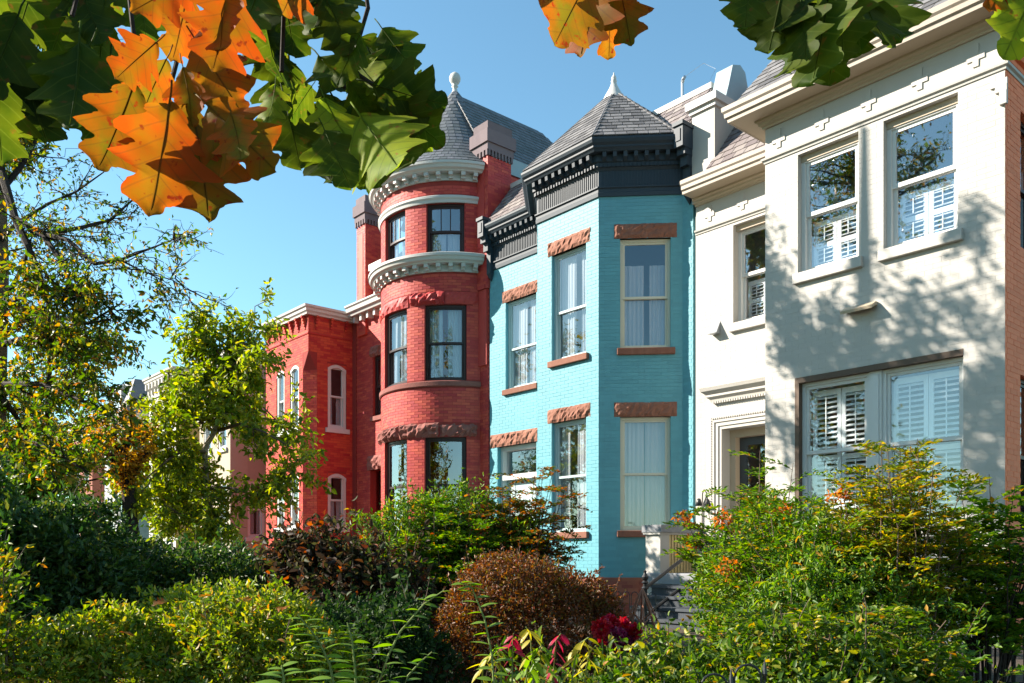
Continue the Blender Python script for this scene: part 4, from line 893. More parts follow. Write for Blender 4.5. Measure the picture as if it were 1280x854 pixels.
for pxs in ([(5, 430, 13.3), (40, 420, 12.6), (80, 430, 12.2), (120, 440, 12.0)], [(5, 480, 13.3), (50, 480, 12.5), (100, 500, 12), (140, 520, 12)], [(5, 540, 13.3), (30, 550, 12.4), (60, 560, 12.0), (110, 590, 11.8)], [(5, 500, 13.3), (20, 520, 13.6), (40, 560, 14), (60, 610, 14)], [(5, 380, 13.4), (30, 370, 12.6), (70, 360, 12.2), (120, 370, 12.0), (150, 400, 11.9)]):
    pts = [at(*q) for q in pxs]; b.tube(pts, [.05, .035, .025, .012, .008][:len(pts)], 6); twigs(b, pts, .014, 2, low, .9, .8, .0, 3, .95)
for i in range(20):
    z = random.uniform(8.0, 11.9); a = random.uniform(0, 6.28); L_ = random.uniform(1.2, 2.9) * (1.1 if z < 13 else .8); p = base + Vector((.12, .05, z)); q = p + Vector((math.cos(a) * L_ + .7, math.sin(a) * L_ + .1, random.uniform(.2, 1.0)))
    ps = limb(b, p, q, .05, .015, .12, 5); twigs(b, ps, .013, 2, hi, .9, .7, 0, 2, .9)
b.build('branches', 'bark_dark', tr)
twig_leaves(sparse, 4.5, .085, 'leaf_autumn', tr, .02, name='sparse_leaves', simple=True)
twig_leaves(low, 14, .105, 'leaf_autumn', tr, .035, name='lower_crown')
twig_leaves([s_ for s_ in hi if random.random() < .72], 16, .135, 'leaf_autumn', tr, .09, name='upper_crown', simple=True)

# small multi-stem tree in front of the far houses
base = at(262, 0, 16); base.z = GZ
tr = thing('garden_tree', 'small bright green tree with a pale crooked stem before the red brick house', 'tree', base)
b = MB(); segs = []
main = [(264, 690), (262, 640), (257, 600), (256, 560), (268, 540), (276, 510), (279, 470), (282, 440), (292, 418)]
pts = [at(x, y, 16 + .15 * math.sin(i)) for i, (x, y) in enumerate(main)]; pts[0].z = GZ
b.tube(pts, [.085, .075, .07, .065, .055, .045, .035, .025, .012], 8); b.build('trunk', 'bark_pale', tr)
b = MB(); twigs(b, pts[4:], .018, 2, segs, .9, .9, 0, 2, .9)
for pxs in ([(260, 652, 16), (245, 645, 15.7), (225, 642, 15.4), (205, 630, 15.2)], [(256, 600, 16), (238, 610, 16.3), (235, 640, 16.4)], [(256, 565, 16), (235, 560, 15.6), (210, 575, 15.2), (180, 600, 15)], [(268, 540, 16), (300, 530, 15.6), (330, 540, 15.2), (365, 560, 15)], [(276, 510, 16), (300, 500, 16.4), (325, 505, 16.8), (350, 530, 17)], [(279, 470, 16), (255, 460, 15.8), (235, 470, 15.5), (205, 465, 15.4)], [(282, 440, 16), (305, 430, 15.8), (322, 440, 15.6)], [(258, 610, 16), (290, 610, 15.6), (320, 620, 15.4), (345, 600, 15.2)], [(256, 585, 16), (225, 590, 16.5), (195, 620, 16.8), (170, 640, 17)], [(278, 480, 16), (250, 440, 16.4), (240, 425, 16.5)], [(258, 620, 16), (270, 650, 15.5), (285, 660, 15.2)], [(268, 540, 16), (240, 520, 15.6), (215, 520, 15.4)], [(276, 505, 16), (300, 470, 15.6), (320, 455, 15.5)]):
    q = [at(*k) for k in pxs]; b.tube(q, [.035, .028, .02, .01][:len(q)], 6); twigs(b, q, .012, 2, segs, .9, .9, 0, 3, .72)
b.build('branches', 'bark', tr); twig_leaves(segs, 24, .135, 'leaf_magnolia', tr, .055)

# far trees
def far_tree(name, label, px, d, top, halfw, n, m, size, group=None, py_low=None, seed=1, sx=1.):
    base = at(px, 0, d); base.z = GZ_at(base.x, base.y); zt = at(px, top, d).z; zl = at(px, py_low or 640, d).z; rw = halfw * d / 1066
    tr = thing(name, label, 'tree', base, group); b = MB(); segs = []; rnd_ = random.Random(seed)
    tk = [base, base + Vector((.1, .05, (zl - base.z) * .6)), base + Vector((0, 0, zl - base.z + .4)), base + Vector((.1, 0, (zt - base.z) * .9))]; b.tube(tk, [.16, .13, .1, .03], 8); b.build('trunk', 'bark_dark', tr)
    b = MB()
    for i in range(16):
        z = zl + (zt - zl) * (i + .3) / 16; a = rnd_.uniform(0, 6.28); r = rw * (1 - .5 * abs((z - zl) / (zt - zl) - .4)); p = base + Vector((0, 0, z - base.z - .3)); q = p + Vector((math.cos(a) * r, math.sin(a) * r, .5)); ps = limb(b, p, q, .04, .012, .15, 4); twigs(b, ps, .012, 2, segs, .9, rw * .35, 0, 2, .9)
    b.build('branches', 'bark_dark', tr); twig_leaves(segs, max(2, n // max(1, len(segs))), size, m, tr, .06, simple=True); return tr
far_tree('garden_tree', 'golden orange tree beside the far pale houses', 158, 14.6, 528, 40, 3600, 'leaf_amber', .085, seed=2, py_low=592)
far_tree('garden_tree', 'leafy green and yellow tree behind the left hand branches', 60, 18, 400, 90, 6500, 'leaf_autumn', .12, seed=4, py_low=600)
far_tree('garden_tree', 'dense green tree low at the left edge', 40, 14, 540, 85, 9000, 'leaf_nandina', .10, seed=5, py_low=660)
far_tree('garden_tree', 'thin twiggy tree with yellow leaves high behind the oak leaves', 420, 40, -90, 85, 900, 'leaf_gold', .16, seed=6, py_low=200) if False else None
# unseen trees: reflected in the window panes, more added to hold back skylight
WH = ('nearest', 'second', 'third', 'fourth', 'fifth', 'sixth', 'seventh', 'eighth', 'ninth')
for i, (x, y, h) in enumerate(((-19.5, -14, 12), (-26.5, -14, 14), (-33, -14, 15), (-12, -19, 17), (-40, -14, 17), (-47, -13, 16), (-3, -15, 17), (6, -12, 15), (12, 1, 14))):
    base = Vector((x, y, 0)); tr = thing('street_tree', WH[i] + ' mature street tree out of view, reflected in windows and added to dim skylight', 'tree', base, 'trees across the road'); b = MB(); segs = []
    b.tube([base, base + Vector((.1, 0, h * .5)), base + Vector((0, .2, h))], [.28, .2, .03], 8); b.build('trunk', 'bark_dark', tr); b = MB()
    for k in range(22):
        z = h * (.2 + .78 * k / 22); a = random.uniform(0, 6.28); r = 3.8 * (1 - .5 * k / 22); p = base + Vector((0, 0, z)); ps = limb(b, p, p + Vector((math.cos(a) * r, math.sin(a) * r, 1.2)), .07, .02, .12, 4); twigs(b, ps, .02, 2, segs, .9, 1.1, 0, 2, .9)
    b.build('branches', 'bark_dark', tr); twig_leaves(segs, 6, .30, 'leaf_autumn', tr, .25, simple=True)

base = Vector((-13.6, -4.8, 0)); tr = thing('street_tree', 'high crowned kerbside tree mirrored in the upper cream windows', 'tree', base); b = MB(); segs = []
b.tube([base, base + Vector((.2, 0, 7)), base + Vector((0, .3, 12)), base + Vector((.2, 0, 18))], [.26, .2, .13, .03], 8); b.build('trunk', 'bark_dark', tr); b = MB()
for k in range(24):
    z = 12.4 + 5.4 * k / 24; a = random.uniform(0, 6.28); r = 3.2 * (1 - .4 * k / 24); p = base + Vector((.05, .2, z - .8)); ps = limb(b, p, p + Vector((math.cos(a) * r, math.sin(a) * r, .9)), .06, .015, .12, 4); twigs(b, ps, .016, 2, segs, .9, .9, 0, 2, .9)
b.build('branches', 'bark_dark', tr); twig_leaves(segs, 6, .17, 'leaf_autumn', tr, .15, simple=True)

# ---- shrubs and hedges
def E3(px, py, d): v = at(px, py, d); return (v.x, v.y, v.z)
mound('clipped_hedge', 'rounded bright green clipped hedge at the lower left', 'hedge', [(E3(330, 880, 5.2), (.62, .62, .70)), (E3(225, 890, 5.0), (.62, .62, .65)), (E3(125, 880, 4.8), (.52, .5, .58)), (E3(60, 900, 4.6), (.36, .4, .5)), (E3(395, 890, 5.4), (.36, .4, .58)), (E3(270, 850, 5.8), (.6, .6, .60))], 46000, .042, 'leaf_box', amp=.2, shell_=.36, seed=2, outw=.6, up=.15)
mound('rust_hedge', 'rust coloured rounded hedge in front of the turquoise house', 'hedge', [(E3(655, 800, 7.6), (.70, .70, .73)), (E3(705, 808, 7.8), (.56, .56, .68)), (E3(595, 815, 7.4), (.42, .42, .62))], 46000, .036, 'leaf_rust', amp=.14, shell_=.3, seed=3, stems=12, up=.1, outw=.5, simple=True, clus=7, shoots=260)
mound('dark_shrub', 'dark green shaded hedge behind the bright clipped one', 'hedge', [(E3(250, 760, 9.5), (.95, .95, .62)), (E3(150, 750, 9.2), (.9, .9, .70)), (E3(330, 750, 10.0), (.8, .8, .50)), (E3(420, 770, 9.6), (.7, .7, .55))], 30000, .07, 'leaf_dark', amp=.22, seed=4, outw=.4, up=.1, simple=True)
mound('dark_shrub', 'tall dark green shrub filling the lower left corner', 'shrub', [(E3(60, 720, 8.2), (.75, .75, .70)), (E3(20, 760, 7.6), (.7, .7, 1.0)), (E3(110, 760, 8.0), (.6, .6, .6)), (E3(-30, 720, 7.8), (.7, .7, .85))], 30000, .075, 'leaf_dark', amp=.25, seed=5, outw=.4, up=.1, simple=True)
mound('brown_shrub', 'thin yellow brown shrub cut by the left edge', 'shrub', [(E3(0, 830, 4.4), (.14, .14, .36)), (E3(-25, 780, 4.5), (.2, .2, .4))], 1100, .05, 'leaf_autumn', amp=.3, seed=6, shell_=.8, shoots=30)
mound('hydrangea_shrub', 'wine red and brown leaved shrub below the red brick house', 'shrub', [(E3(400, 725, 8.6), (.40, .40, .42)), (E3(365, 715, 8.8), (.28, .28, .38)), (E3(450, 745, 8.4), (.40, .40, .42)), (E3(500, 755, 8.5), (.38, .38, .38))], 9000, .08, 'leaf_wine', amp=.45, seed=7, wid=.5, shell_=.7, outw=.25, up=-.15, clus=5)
mound('evergreen_shrub', 'shrub between the two hedges with shade put into its green leaves', 'shrub', [(E3(495, 850, 6.8), (.45, .45, .50)), (E3(455, 835, 7.4), (.5, .5, .55))], 12000, .055, 'leaf_shaded', amp=.3, seed=8, wid=.55, outw=.3, up=.0)
mound('ground_plants', 'low lime green perennials along the bottom edge', 'plants', [(E3(790, 910, 4.6), (.5, .45, .34)), (E3(900, 910, 4.8), (.5, .5, .42)), (E3(690, 940, 4.4), (.5, .4, .36)), (E3(850, 880, 5.6), (.5, .5, .40)), (E3(1000, 900, 4.6), (.5, .5, .42)), (E3(1110, 900, 4.8), (.5, .5, .45))], 17000, .052, 'leaf_lime', amp=.4, seed=9, wid=.5, shell_=.6, up=.0, outw=.4, clus=6)
mound('nandina_shrub', 'dense dark green mass behind the nandina canes', 'shrub', [(E3(950, 760, 7.6), (.65, .65, .75)), (E3(1050, 750, 7.2), (.65, .6, .75)), (E3(1000, 800, 6.4), (.6, .6, .65)), (E3(1110, 790, 6.4), (.5, .5, .6))], 26000, .055, 'leaf_nandina', amp=.35, seed=21, wid=.34, shell_=.7, up=.0, outw=.35, clus=7)
mound('bamboo_shrub', 'soft green bush low in front of the round red tower', 'shrub', [(E3(560, 680, 10.6), (.7, .6, .75)), (E3(490, 700, 10.4), (.5, .5, .6)), (E3(640, 690, 10.6), (.5, .5, .6))], 16000, .06, 'leaf_nandina', amp=.4, seed=22, wid=.36, shell_=.75, up=.1, outw=.4, clus=7)
def spray(name, label, base, n, h, spread, m, frond=.34, leaf=.045, nl=9, top=.35, seed=1, stem='bark', cat='shrub', wid=.34, tips=None, lean=(0, 0), tipfrac=.0, r=.009):
    """cane shrub: canes fan out from the base, feathery compound leaves on their upper parts"""
    base = Vector(base); root = thing(name, label, cat, base); b = MB(); P = []; A = []; Fc = []; tipP = []; rd = random.Random(seed)
    for i in range(n):
        a = rd.uniform(0, 6.28); s = spread * math.sqrt(rd.random()); hh = h * rd.uniform(.62, 1.05) * (1 - .15 * s / spread); e = base + Vector((math.cos(a) * s + lean[0], math.sin(a) * s + lean[1], hh)); s0 = base + Vector((math.cos(a) * .12, math.sin(a) * .12, 0)); md = s0.lerp(e, .5) + Vector((-math.cos(a), -math.sin(a), 0)) * s * .12 + Vector((rd.gauss(0, .04), rd.gauss(0, .04), 0)); pts = [s0, s0.lerp(md, .6), md, md.lerp(e, .55) + Vector((rd.gauss(0, .02), rd.gauss(0, .02), .02)), e]; b.tube(pts, [r, r * .9, r * .75, r * .5, r * .3], 5)
        for k in range(nl):
            t = top + (1 - top) * (k + rd.random()) / nl; f = t * 4; j = min(3, int(f)); p = pts[j].lerp(pts[j + 1], f - j); aa = rd.uniform(0, 6.28); d = Vector((math.cos(aa), math.sin(aa), rd.uniform(.15, .9))).normalized(); L_ = frond * rd.uniform(.6, 1.15); fp = [p + d * L_ * q + Vector((0, 0, -.35 * L_ * q * q)) for q in (0, .25, .5, .75, 1)]
            b.tube(fp, [.003, .0025, .002, .0015, .001], 3); sd = d.cross(Vector((0, 0, 1))).normalized()
            for q in range(1, 10):
                tt = q / 9.; pp = fp[0].lerp(fp[4], tt) + Vector((0, 0, .09 * L_ * math.sin(tt * math.pi)))
                for s_ in (-1, 1): P.append(pp); A.append(d * .55 + sd * s_ + Vector((0, 0, rd.uniform(-.35, .25)))); Fc.append((0, 0, 1))
                if q in (3, 5, 7):
                    for s_ in (-1, 1):
                        for w_ in (.35, .7, 1.): P.append(pp + (sd * s_ + d * .4) * L_ * .22 * w_); A.append(d * rd.uniform(.2, 1) + sd * s_ * rd.uniform(.2, 1) + Vector((0, 0, rd.uniform(-.4, .3)))); Fc.append((0, 0, 1))
        if rd.random() < tipfrac: tipP.append(e)
    b.build('canes', stem, root); P = np.array(P); A = np.array(A); leaves(P + G.normal(size=P.shape) * .006, A, leaf * G.uniform(.6, 1.2, len(P)), m, root, wid=wid, face=np.array(Fc), facemix=.65, simple=True)
    if tips and tipP:
        Q = np.array([t + Vector((rd.gauss(0, .05), rd.gauss(0, .05), rd.gauss(0, .04))) for t in tipP for _ in range(60)]); leaves(Q, rnd_unit(len(Q)) + np.array([0, 0, .2]), leaf * .8 * G.uniform(.6, 1.2, len(Q)), tips, root, name='tip_leaves', wid=.5, simple=True)
    return root
def gb(px, d): v = at(px, 0, d); return (v.x, v.y, GZ_at(v.x, v.y))
spray('bamboo_shrub', 'feathery fresh green shrub under the round red tower', gb(545, 10.2), 46, 2.0, .70, 'leaf_nandina', seed=2, leaf=.075, nl=11)
spray('bamboo_shrub', 'low feathery green shrub left of the tower window', gb(470, 9.8), 26, 1.5, .5, 'leaf_nandina', seed=3, leaf=.075)
spray('crape_myrtle', 'airy shrub with russet tips before the turquoise entrance', gb(635, 10.4), 40, 2.35, .70, 'leaf_myrtle', seed=4, leaf=.06, nl=10, top=.25, wid=.5, lean=(.15, .2), stem='bark_dark')
spray('nandina_shrub', 'dark green nandina with orange tips beside the stone steps', gb(940, 8.2), 46, 1.85, .66, 'leaf_nandina', seed=5, leaf=.07, nl=11, top=.15, tips='leaf_orange', tipfrac=.13)
spray('nandina_shrub', 'bright nandina clump with orange heads under the shuttered window', gb(1020, 7.0), 54, 1.72, .76, 'leaf_nandina', seed=6, leaf=.065, nl=11, top=.12, tips='leaf_orange', tipfrac=.1)
spray('nandina_shrub', 'tall yellow green nandina reaching up across the shuttered window', gb(1125, 6.6), 34, 2.15, .5, 'leaf_gold', seed=7, leaf=.06, nl=10, top=.42)
spray('nandina_shrub', 'open leggy shrub before the cream wall at the right edge', gb(1232, 6.8), 28, 1.85, .70, 'leaf_nandina', seed=8, leaf=.075, nl=8, top=.3, wid=.5, stem='bark_dark')
spray('nandina_shrub', 'low lime green clump at the foot of the nandinas', gb(1030, 5.0), 50, 1.15, .66, 'leaf_lime', seed=9, leaf=.06, nl=10, top=.1)
spray('nandina_shrub', 'low green clump in front of the iron hoop fence', gb(1150, 5.0), 30, .8, .5, 'leaf_nandina', seed=10, leaf=.06, nl=9, top=.1)
spray('nandina_shrub', 'wispy green clump rising before the dark front door', gb(962, 8.0), 18, 2.25, .35, 'leaf_nandina', seed=12, leaf=.06, nl=9, top=.4)
# long bare-stemmed sprigs close to the camera
def sprig(label, pts, n, leaf, m, seed, wid=.42, droop=0.):
    rd = random.Random(seed); ps = [at(*p) for p in pts]; base = Vector((ps[0].x, ps[0].y, GZ_at(ps[0].x, ps[0].y))); root = thing('leafy_sprig', label, 'sprig', base, 'sprigs in the foreground'); b = MB(); full = [base] + ps; b.tube(full, [.006] + [.005 - .0035 * i / len(ps) for i in range(len(ps))], 6); b.build('stem', 'twig_green', root)
    me = {}
    for i in range(n):
        t = (i + .5) / n * (len(ps) - 1); j = min(len(ps) - 2, int(t)); p = ps[j].lerp(ps[j + 1], t - j); d = (ps[j + 1] - ps[j]).normalized()
        rt_ = Vector((math.sin(R(ALPHA)), math.cos(R(ALPHA)), 0))
        sd = (rt_ * (1 if i % 2 else -1) + Vector((0, 0, rd.uniform(-.25, .2) - droop * rd.uniform(.3, 1.3))) + d * .25 + Vector((rd.gauss(0, .2), rd.gauss(0, .2), 0))).normalized(); L_ = leaf * rd.uniform(.75, 1.15) * (1 - .4 * i / n)
        if 'm' not in me:
            xs = [0, .12, .3, .5, .7, .87, 1]; wv = [.01, .26, .43, .46, .36, .17, 0]; v = []; f = []
            for k, (x, w_) in enumerate(zip(xs, wv)):
                c = -.16 * x * x; v += [(x, -w_ * wid, c + .10 * w_), (x, 0, c), (x, w_ * wid, c + .10 * w_)]
            for k in range(6): f += [(3 * k, 3 * k + 3, 3 * k + 4, 3 * k + 1), (3 * k + 1, 3 * k + 4, 3 * k + 5, 3 * k + 2)]
            q = bpy.data.meshes.new('leaf'); q.from_pydata(v, [], f); q.update(); q.polygons.foreach_set('use_smooth', [True] * len(q.polygons)); q.materials.append(MATS[m]); me['m'] = q
        up = (Vector((0, 0, 1)) + Vector((rd.gauss(0, .3), rd.gauss(0, .3), 0))); y = up.cross(sd).normalized(); z = sd.cross(y); M = Matrix((sd * L_, y * L_, z * L_)).transposed().to_4x4(); M.translation = p; link('leaf', me['m'], root, M)
    return root
def pmat(name, c, trans=.5): return leafmat(name, [(0, c), (1, c)], trans)
pmat('leaf_spring', (.16, .27, .03)); pmat('leaf_spring_yellow', (.40, .34, .03)); pmat('leaf_crimson', (.34, .02, .05)); pmat('leaf_spring_dark', (.09, .18, .025))
sprig('long arching lime green sprig between the two hedges', [(468, 870, 3.0), (485, 820, 3.0), (500, 790, 3.0), (530, 755, 3.0), (555, 738, 3.0)], 18, .075, 'leaf_spring', 1)
sprig('tall feathery sprig in front of the clipped hedge', [(420, 870, 3.0), (412, 830, 3.0), (398, 800, 3.0), (372, 768, 3.0)], 26, .10, 'leaf_spring', 2)
sprig('upright sprig with narrow pale leaves', [(446, 870, 3.1), (443, 830, 3.1), (440, 800, 3.1), (434, 778, 3.1)], 18, .075, 'leaf_spring', 3, .3)
sprig('short leafy sprig at the bottom edge', [(350, 880, 2.7), (355, 850, 2.7), (352, 832, 2.7)], 12, .10, 'leaf_spring', 4)
sprig('lime sprig against the left side of the rust hedge', [(618, 870, 3.3), (615, 820, 3.3), (606, 775, 3.3), (590, 735, 3.3), (575, 728, 3.3)], 26, .085, 'leaf_spring', 5)
sprig('dim green sprig leaning right at the bottom edge', [(500, 870, 3.2), (510, 845, 3.2), (525, 828, 3.2), (540, 815, 3.2)], 14, .06, 'leaf_spring_dark', 6)
for k, (x, y) in enumerate(((640, 800), (668, 792), (690, 800), (712, 805), (655, 815), (730, 815), (628, 815), (600, 822), (676, 818))):
    dx = random.uniform(-25, 25)
    sprig((('crimson' if k in (0, 2) else 'yellow' if k % 2 else 'lime') + ' drooping leaves ' + ('below the rust hedge', 'beside the crimson bloom', 'under the flower cluster', 'right of the pale stem', 'low at the bottom edge', 'next to the red flowers', 'left of the yellow clump', 'beside the lime sprig', 'nearest the bottom edge')[k]), [(x, 880, 4.0 + .1 * (k % 3)), (x + dx * .2, 835, 4.0 + .1 * (k % 3)), (x + dx * .5, y, 4.0), (x + dx, y - 8, 3.95)], 14, .12, 'leaf_crimson' if k in (0, 2) else ('leaf_spring_yellow' if k % 2 else 'leaf_spring'), 20 + k, .40, 1.3)
# flower heads
fl = thing('flower_clump', 'crimson and plum flower heads below the willow obelisk', 'flowers', gb(770, 5.4))
for i, (x, y, m, r) in enumerate(((752, 786, 'petal_red', .055), (762, 780, 'petal_red', .05), (778, 783, 'petal_red', .045), (770, 797, 'petal_plum', .055), (783, 800, 'petal_plum', .05), (758, 795, 'petal_red', .045), (777, 808, 'petal_plum', .04), (792, 790, 'petal_red', .04))):
    c = at(x, y, 5.4 + .1 * (i % 3)); n = 260; d = rnd_unit(n); P = np.array(c) + d * r * G.uniform(.3, 1, n)[:, None]; leaves(P, d + rnd_unit(n) * .5, .03, m, fl, name='flower_head', wid=.9)
    b = MB(); b.tube([(c.x, c.y, GZ_at(c.x, c.y)), (c.x + .02, c.y, (c.z + .5) / 2), tuple(c)], .005, 5); b.build('stalk', 'twig_green', fl)

# ---- oak branch hanging into the top of the view
def oakmat(name, a, c, vein, spot, trans, tcol):
    m = bpy.data.materials.new(name); m.use_nodes = True; t = m.node_tree; N = t.nodes; L = t.links; p = N['Principled BSDF']; p.inputs['Roughness'].default_value = .6; p.inputs['Specular IOR Level'].default_value = .14
    tc = N.new('ShaderNodeTexCoord'); oi = N.new('ShaderNodeObjectInfo'); sp = N.new('ShaderNodeSeparateXYZ'); L.new(tc.outputs['Object'], sp.inputs[0])
    def M_(op, x, y=None, clamp=False):
        n = N.new('ShaderNodeMath'); n.operation = op; n.use_clamp = clamp
        for i, v in enumerate((x, y)):
            if v is None: continue
            if isinstance(v, (int, float)): n.inputs[i].default_value = v
            else: L.new(v, n.inputs[i])
        return n.outputs[0]
    ay = M_('ABSOLUTE', sp.outputs[1]); s_ = M_('MULTIPLY', M_('SUBTRACT', sp.outputs[0], M_('MULTIPLY', ay, .85)), 6.2); tri = M_('ABSOLUTE', M_('SUBTRACT', M_('FRACT', s_), .5))
    v1 = M_('LESS_THAN', M_('SUBTRACT', .5, tri), .055); v2 = M_('LESS_THAN', ay, .012); vn = M_('MAXIMUM', v1, v2)
    ns = N.new('ShaderNodeTexNoise'); ns.inputs['Scale'].default_value = 3.2; ns.inputs['Detail'].default_value = 5; ns.noise_dimensions = '4D'; L.new(tc.outputs['Object'], ns.inputs['Vector']); L.new(M_('MULTIPLY', oi.outputs['Random'], 40.), ns.inputs['W'])
    mr = N.new('ShaderNodeMapRange'); mr.inputs[1].default_value = .35; mr.inputs[2].default_value = .65; L.new(ns.outputs[0], mr.inputs[0])
    m1 = N.new('ShaderNodeMix'); m1.data_type = 'RGBA'; m1.inputs['A'].default_value = (*a, 1); m1.inputs['B'].default_value = (*c, 1); L.new(M_('ADD', mr.outputs[0], M_('SUBTRACT', M_('MULTIPLY', ay, 2.0), .3), True), m1.inputs['Factor'])
    n2 = N.new('ShaderNodeTexNoise'); n2.inputs['Scale'].default_value = 9; n2.inputs['Detail'].default_value = 4; n2.noise_dimensions = '4D'; L.new(tc.outputs['Object'], n2.inputs['Vector']); L.new(M_('MULTIPLY', oi.outputs['Random'], 90.), n2.inputs['W'])
    mr2 = N.new('ShaderNodeMapRange'); mr2.inputs[1].default_value = .62; mr2.inputs[2].default_value = .68; L.new(n2.outputs[0], mr2.inputs[0])
    m2 = N.new('ShaderNodeMix'); m2.data_type = 'RGBA'; L.new(mr2.outputs[0], m2.inputs['Factor']); L.new(m1.outputs['Result'], m2.inputs['A']); m2.inputs['B'].default_value = (*spot, 1)
    m3 = N.new('ShaderNodeMix'); m3.data_type = 'RGBA'; L.new(M_('MULTIPLY', vn, .38), m3.inputs['Factor']); L.new(m2.outputs['Result'], m3.inputs['A']); m3.inputs['B'].default_value = (*vein, 1)
    hs = N.new('ShaderNodeHueSaturation'); L.new(m3.outputs['Result'], hs.inputs['Color']); vv = N.new('ShaderNodeMapRange'); vv.inputs[3].default_value = .7; vv.inputs[4].default_value = 1.3; L.new(oi.outputs['Random'], vv.inputs[0]); L.new(vv.outputs[0], hs.inputs['Value'])
    L.new(hs.outputs[0], p.inputs['Base Color']); tb = N.new('ShaderNodeBsdfTranslucent'); tm_ = N.new('ShaderNodeMix'); tm_.data_type = 'RGBA'; tm_.blend_type = 'MULTIPLY'; tm_.inputs['Factor'].default_value = 1; L.new(hs.outputs[0], tm_.inputs['A']); tm_.inputs['B'].default_value = (*tcol, 1); L.new(tm_.outputs['Result'], tb.inputs[0])
    mx = N.new('ShaderNodeMixShader'); mx.inputs[0].default_value = trans; L.new(p.outputs[0], mx.inputs[1]); L.new(tb.outputs[0], mx.inputs[2]); L.new(mx.outputs[0], N['Material Output'].inputs['Surface'])
    b = N.new('ShaderNodeBump'); b.inputs['Strength'].default_value = .35; b.inputs['Distance'].default_value = .01; L.new(vn, b.inputs['Height']); L.new(b.outputs[0], p.inputs['Normal'])
    MATS[name] = m
oakmat('oak_green', (.026, .056, .004), (.060, .086, .006), (.09, .13, .02), (.10, .06, .012), .5, (2.2, 2.0, 1.))
oakmat('oak_lime', (.12, .19, .012), (.22, .26, .016), (.05, .08, .01), (.20, .10, .02), .5, (1.9, 1.8, 1.))
oakmat('oak_orange', (.20, .105, .006), (.33, .062, .005), (.12, .055, .012), (.15, .018, .006), .48, (1.8, 1.5, 1.))
oakmat('oak_bronze', (.11, .105, .008), (.27, .070, .006), (.09, .06, .012), (.18, .025, .006), .48, (2.0, 1.6, 1.))
def oak_half(x, n, ph, dep):
    env = .46 * max(0., math.sin(math.pi * min(1, (x * 1.0) ** .82))) ** .62; t = (n * (x ** .95) + ph) % 1
    lobe = (.5 - .5 * math.cos(2 * math.pi * t)) ** .85; tooth = max(0, math.sin(2 * math.pi * (n * 2.6 * x + ph * 3))) ** 3
    return env * (1 - dep + dep * lobe + .07 * tooth) * min(1, .12 + x * 5) + .008 * (1 - x)
def oak_mesh(seed, m):
    rd = random.Random(seed); v = []; f = []; cols_ = (-1, -.75, -.5, -.25, 0, .25, .5, .75, 1); NX = 60
    curl, bend, tw = rd.uniform(-.35, .5), rd.uniform(-.32, .2), rd.uniform(-.28, .28); ph = rd.uniform(0, 6); nl, dp = rd.uniform(3.3, 4.2), rd.uniform(.42, .56); ps = [rd.uniform(.1, .4), rd.uniform(.1, .4)]; ws = [rd.uniform(.85, 1.1) for _ in range(2)]; rip = rd.uniform(.02, .05)
    for i in range(NX + 1):
        x = i / NX
        for c in cols_:
            hw = oak_half(x, nl, ps[c > 0], dp) * ws[c > 0]; y = c * hw; base_ = .46 * math.sin(math.pi * min(1, x ** .82)) ** .62 if x < 1 else 0
            xx = x + (hw - base_ * .55) * .30 * c * c * (1 if x < .93 else .2)
            v.append((xx, y, curl * y * y * 1.6 + bend * x * x + tw * x * y + rip * math.sin(x * 13 + ph + c * 2.2) * abs(c) - .05 * abs(y)))
    n = len(cols_)
    for i in range(NX):
        for j in range(n - 1): f.append((i * n + j, i * n + j + 1, (i + 1) * n + j + 1, (i + 1) * n + j))
    b = MB(); b.v, b.f = v, f; b.tube([(-.22, 0, .02), (-.1, 0, -.01), (.0, 0, 0), (.5, 0, bend * .25 - .004), (.95, 0, bend * .9 - .002)], [.010, .009, .010, .007, .003], 5)
    me = bpy.data.meshes.new('leaf'); me.from_pydata(b.v, [], b.f); me.update(); me.polygons.foreach_set('use_smooth', [True] * len(me.polygons)); me.materials.append(MATS[m]); return me
oak = thing('oak_tree', 'oak whose low branches hang green and orange leaves into the top of the view', 'tree', (1.3, -1.5, 0))
b = MB(); b.tube([(1.3, -1.5, 0), (1.28, -1.45, 1.5), (1.2, -1.4, 3.2), (1.1, -1.3, 5)], [.2, .17, .15, .12], 12); b.build('trunk', 'bark', oak)
_om = {}
def oleaf(bx, by, tx_, ty_, m, d=1.3, dd=0., roll=0., k=None):
    p, q = at(bx, by, d), at(tx_, ty_, d + dd); p = p + (q - p) * .15; ax = q - p; L_ = ax.length; ax.normalize(); view = (p - Vector((0, 0, EYE))).normalized(); y = view.cross(ax).normalized(); z = ax.cross(y); Rm = Matrix.Rotation(roll, 3, ax); y = Rm @ y; z = Rm @ z
    key = (m, k if k is not None else random.randrange(8))
    if key not in _om: _om[key] = oak_mesh(key[1] * 7 + len(m), m)
    M = Matrix((ax * L_, y * L_, z * L_)).transposed().to_4x4(); M.translation = p; return link('leaf', _om[key], oak, M)
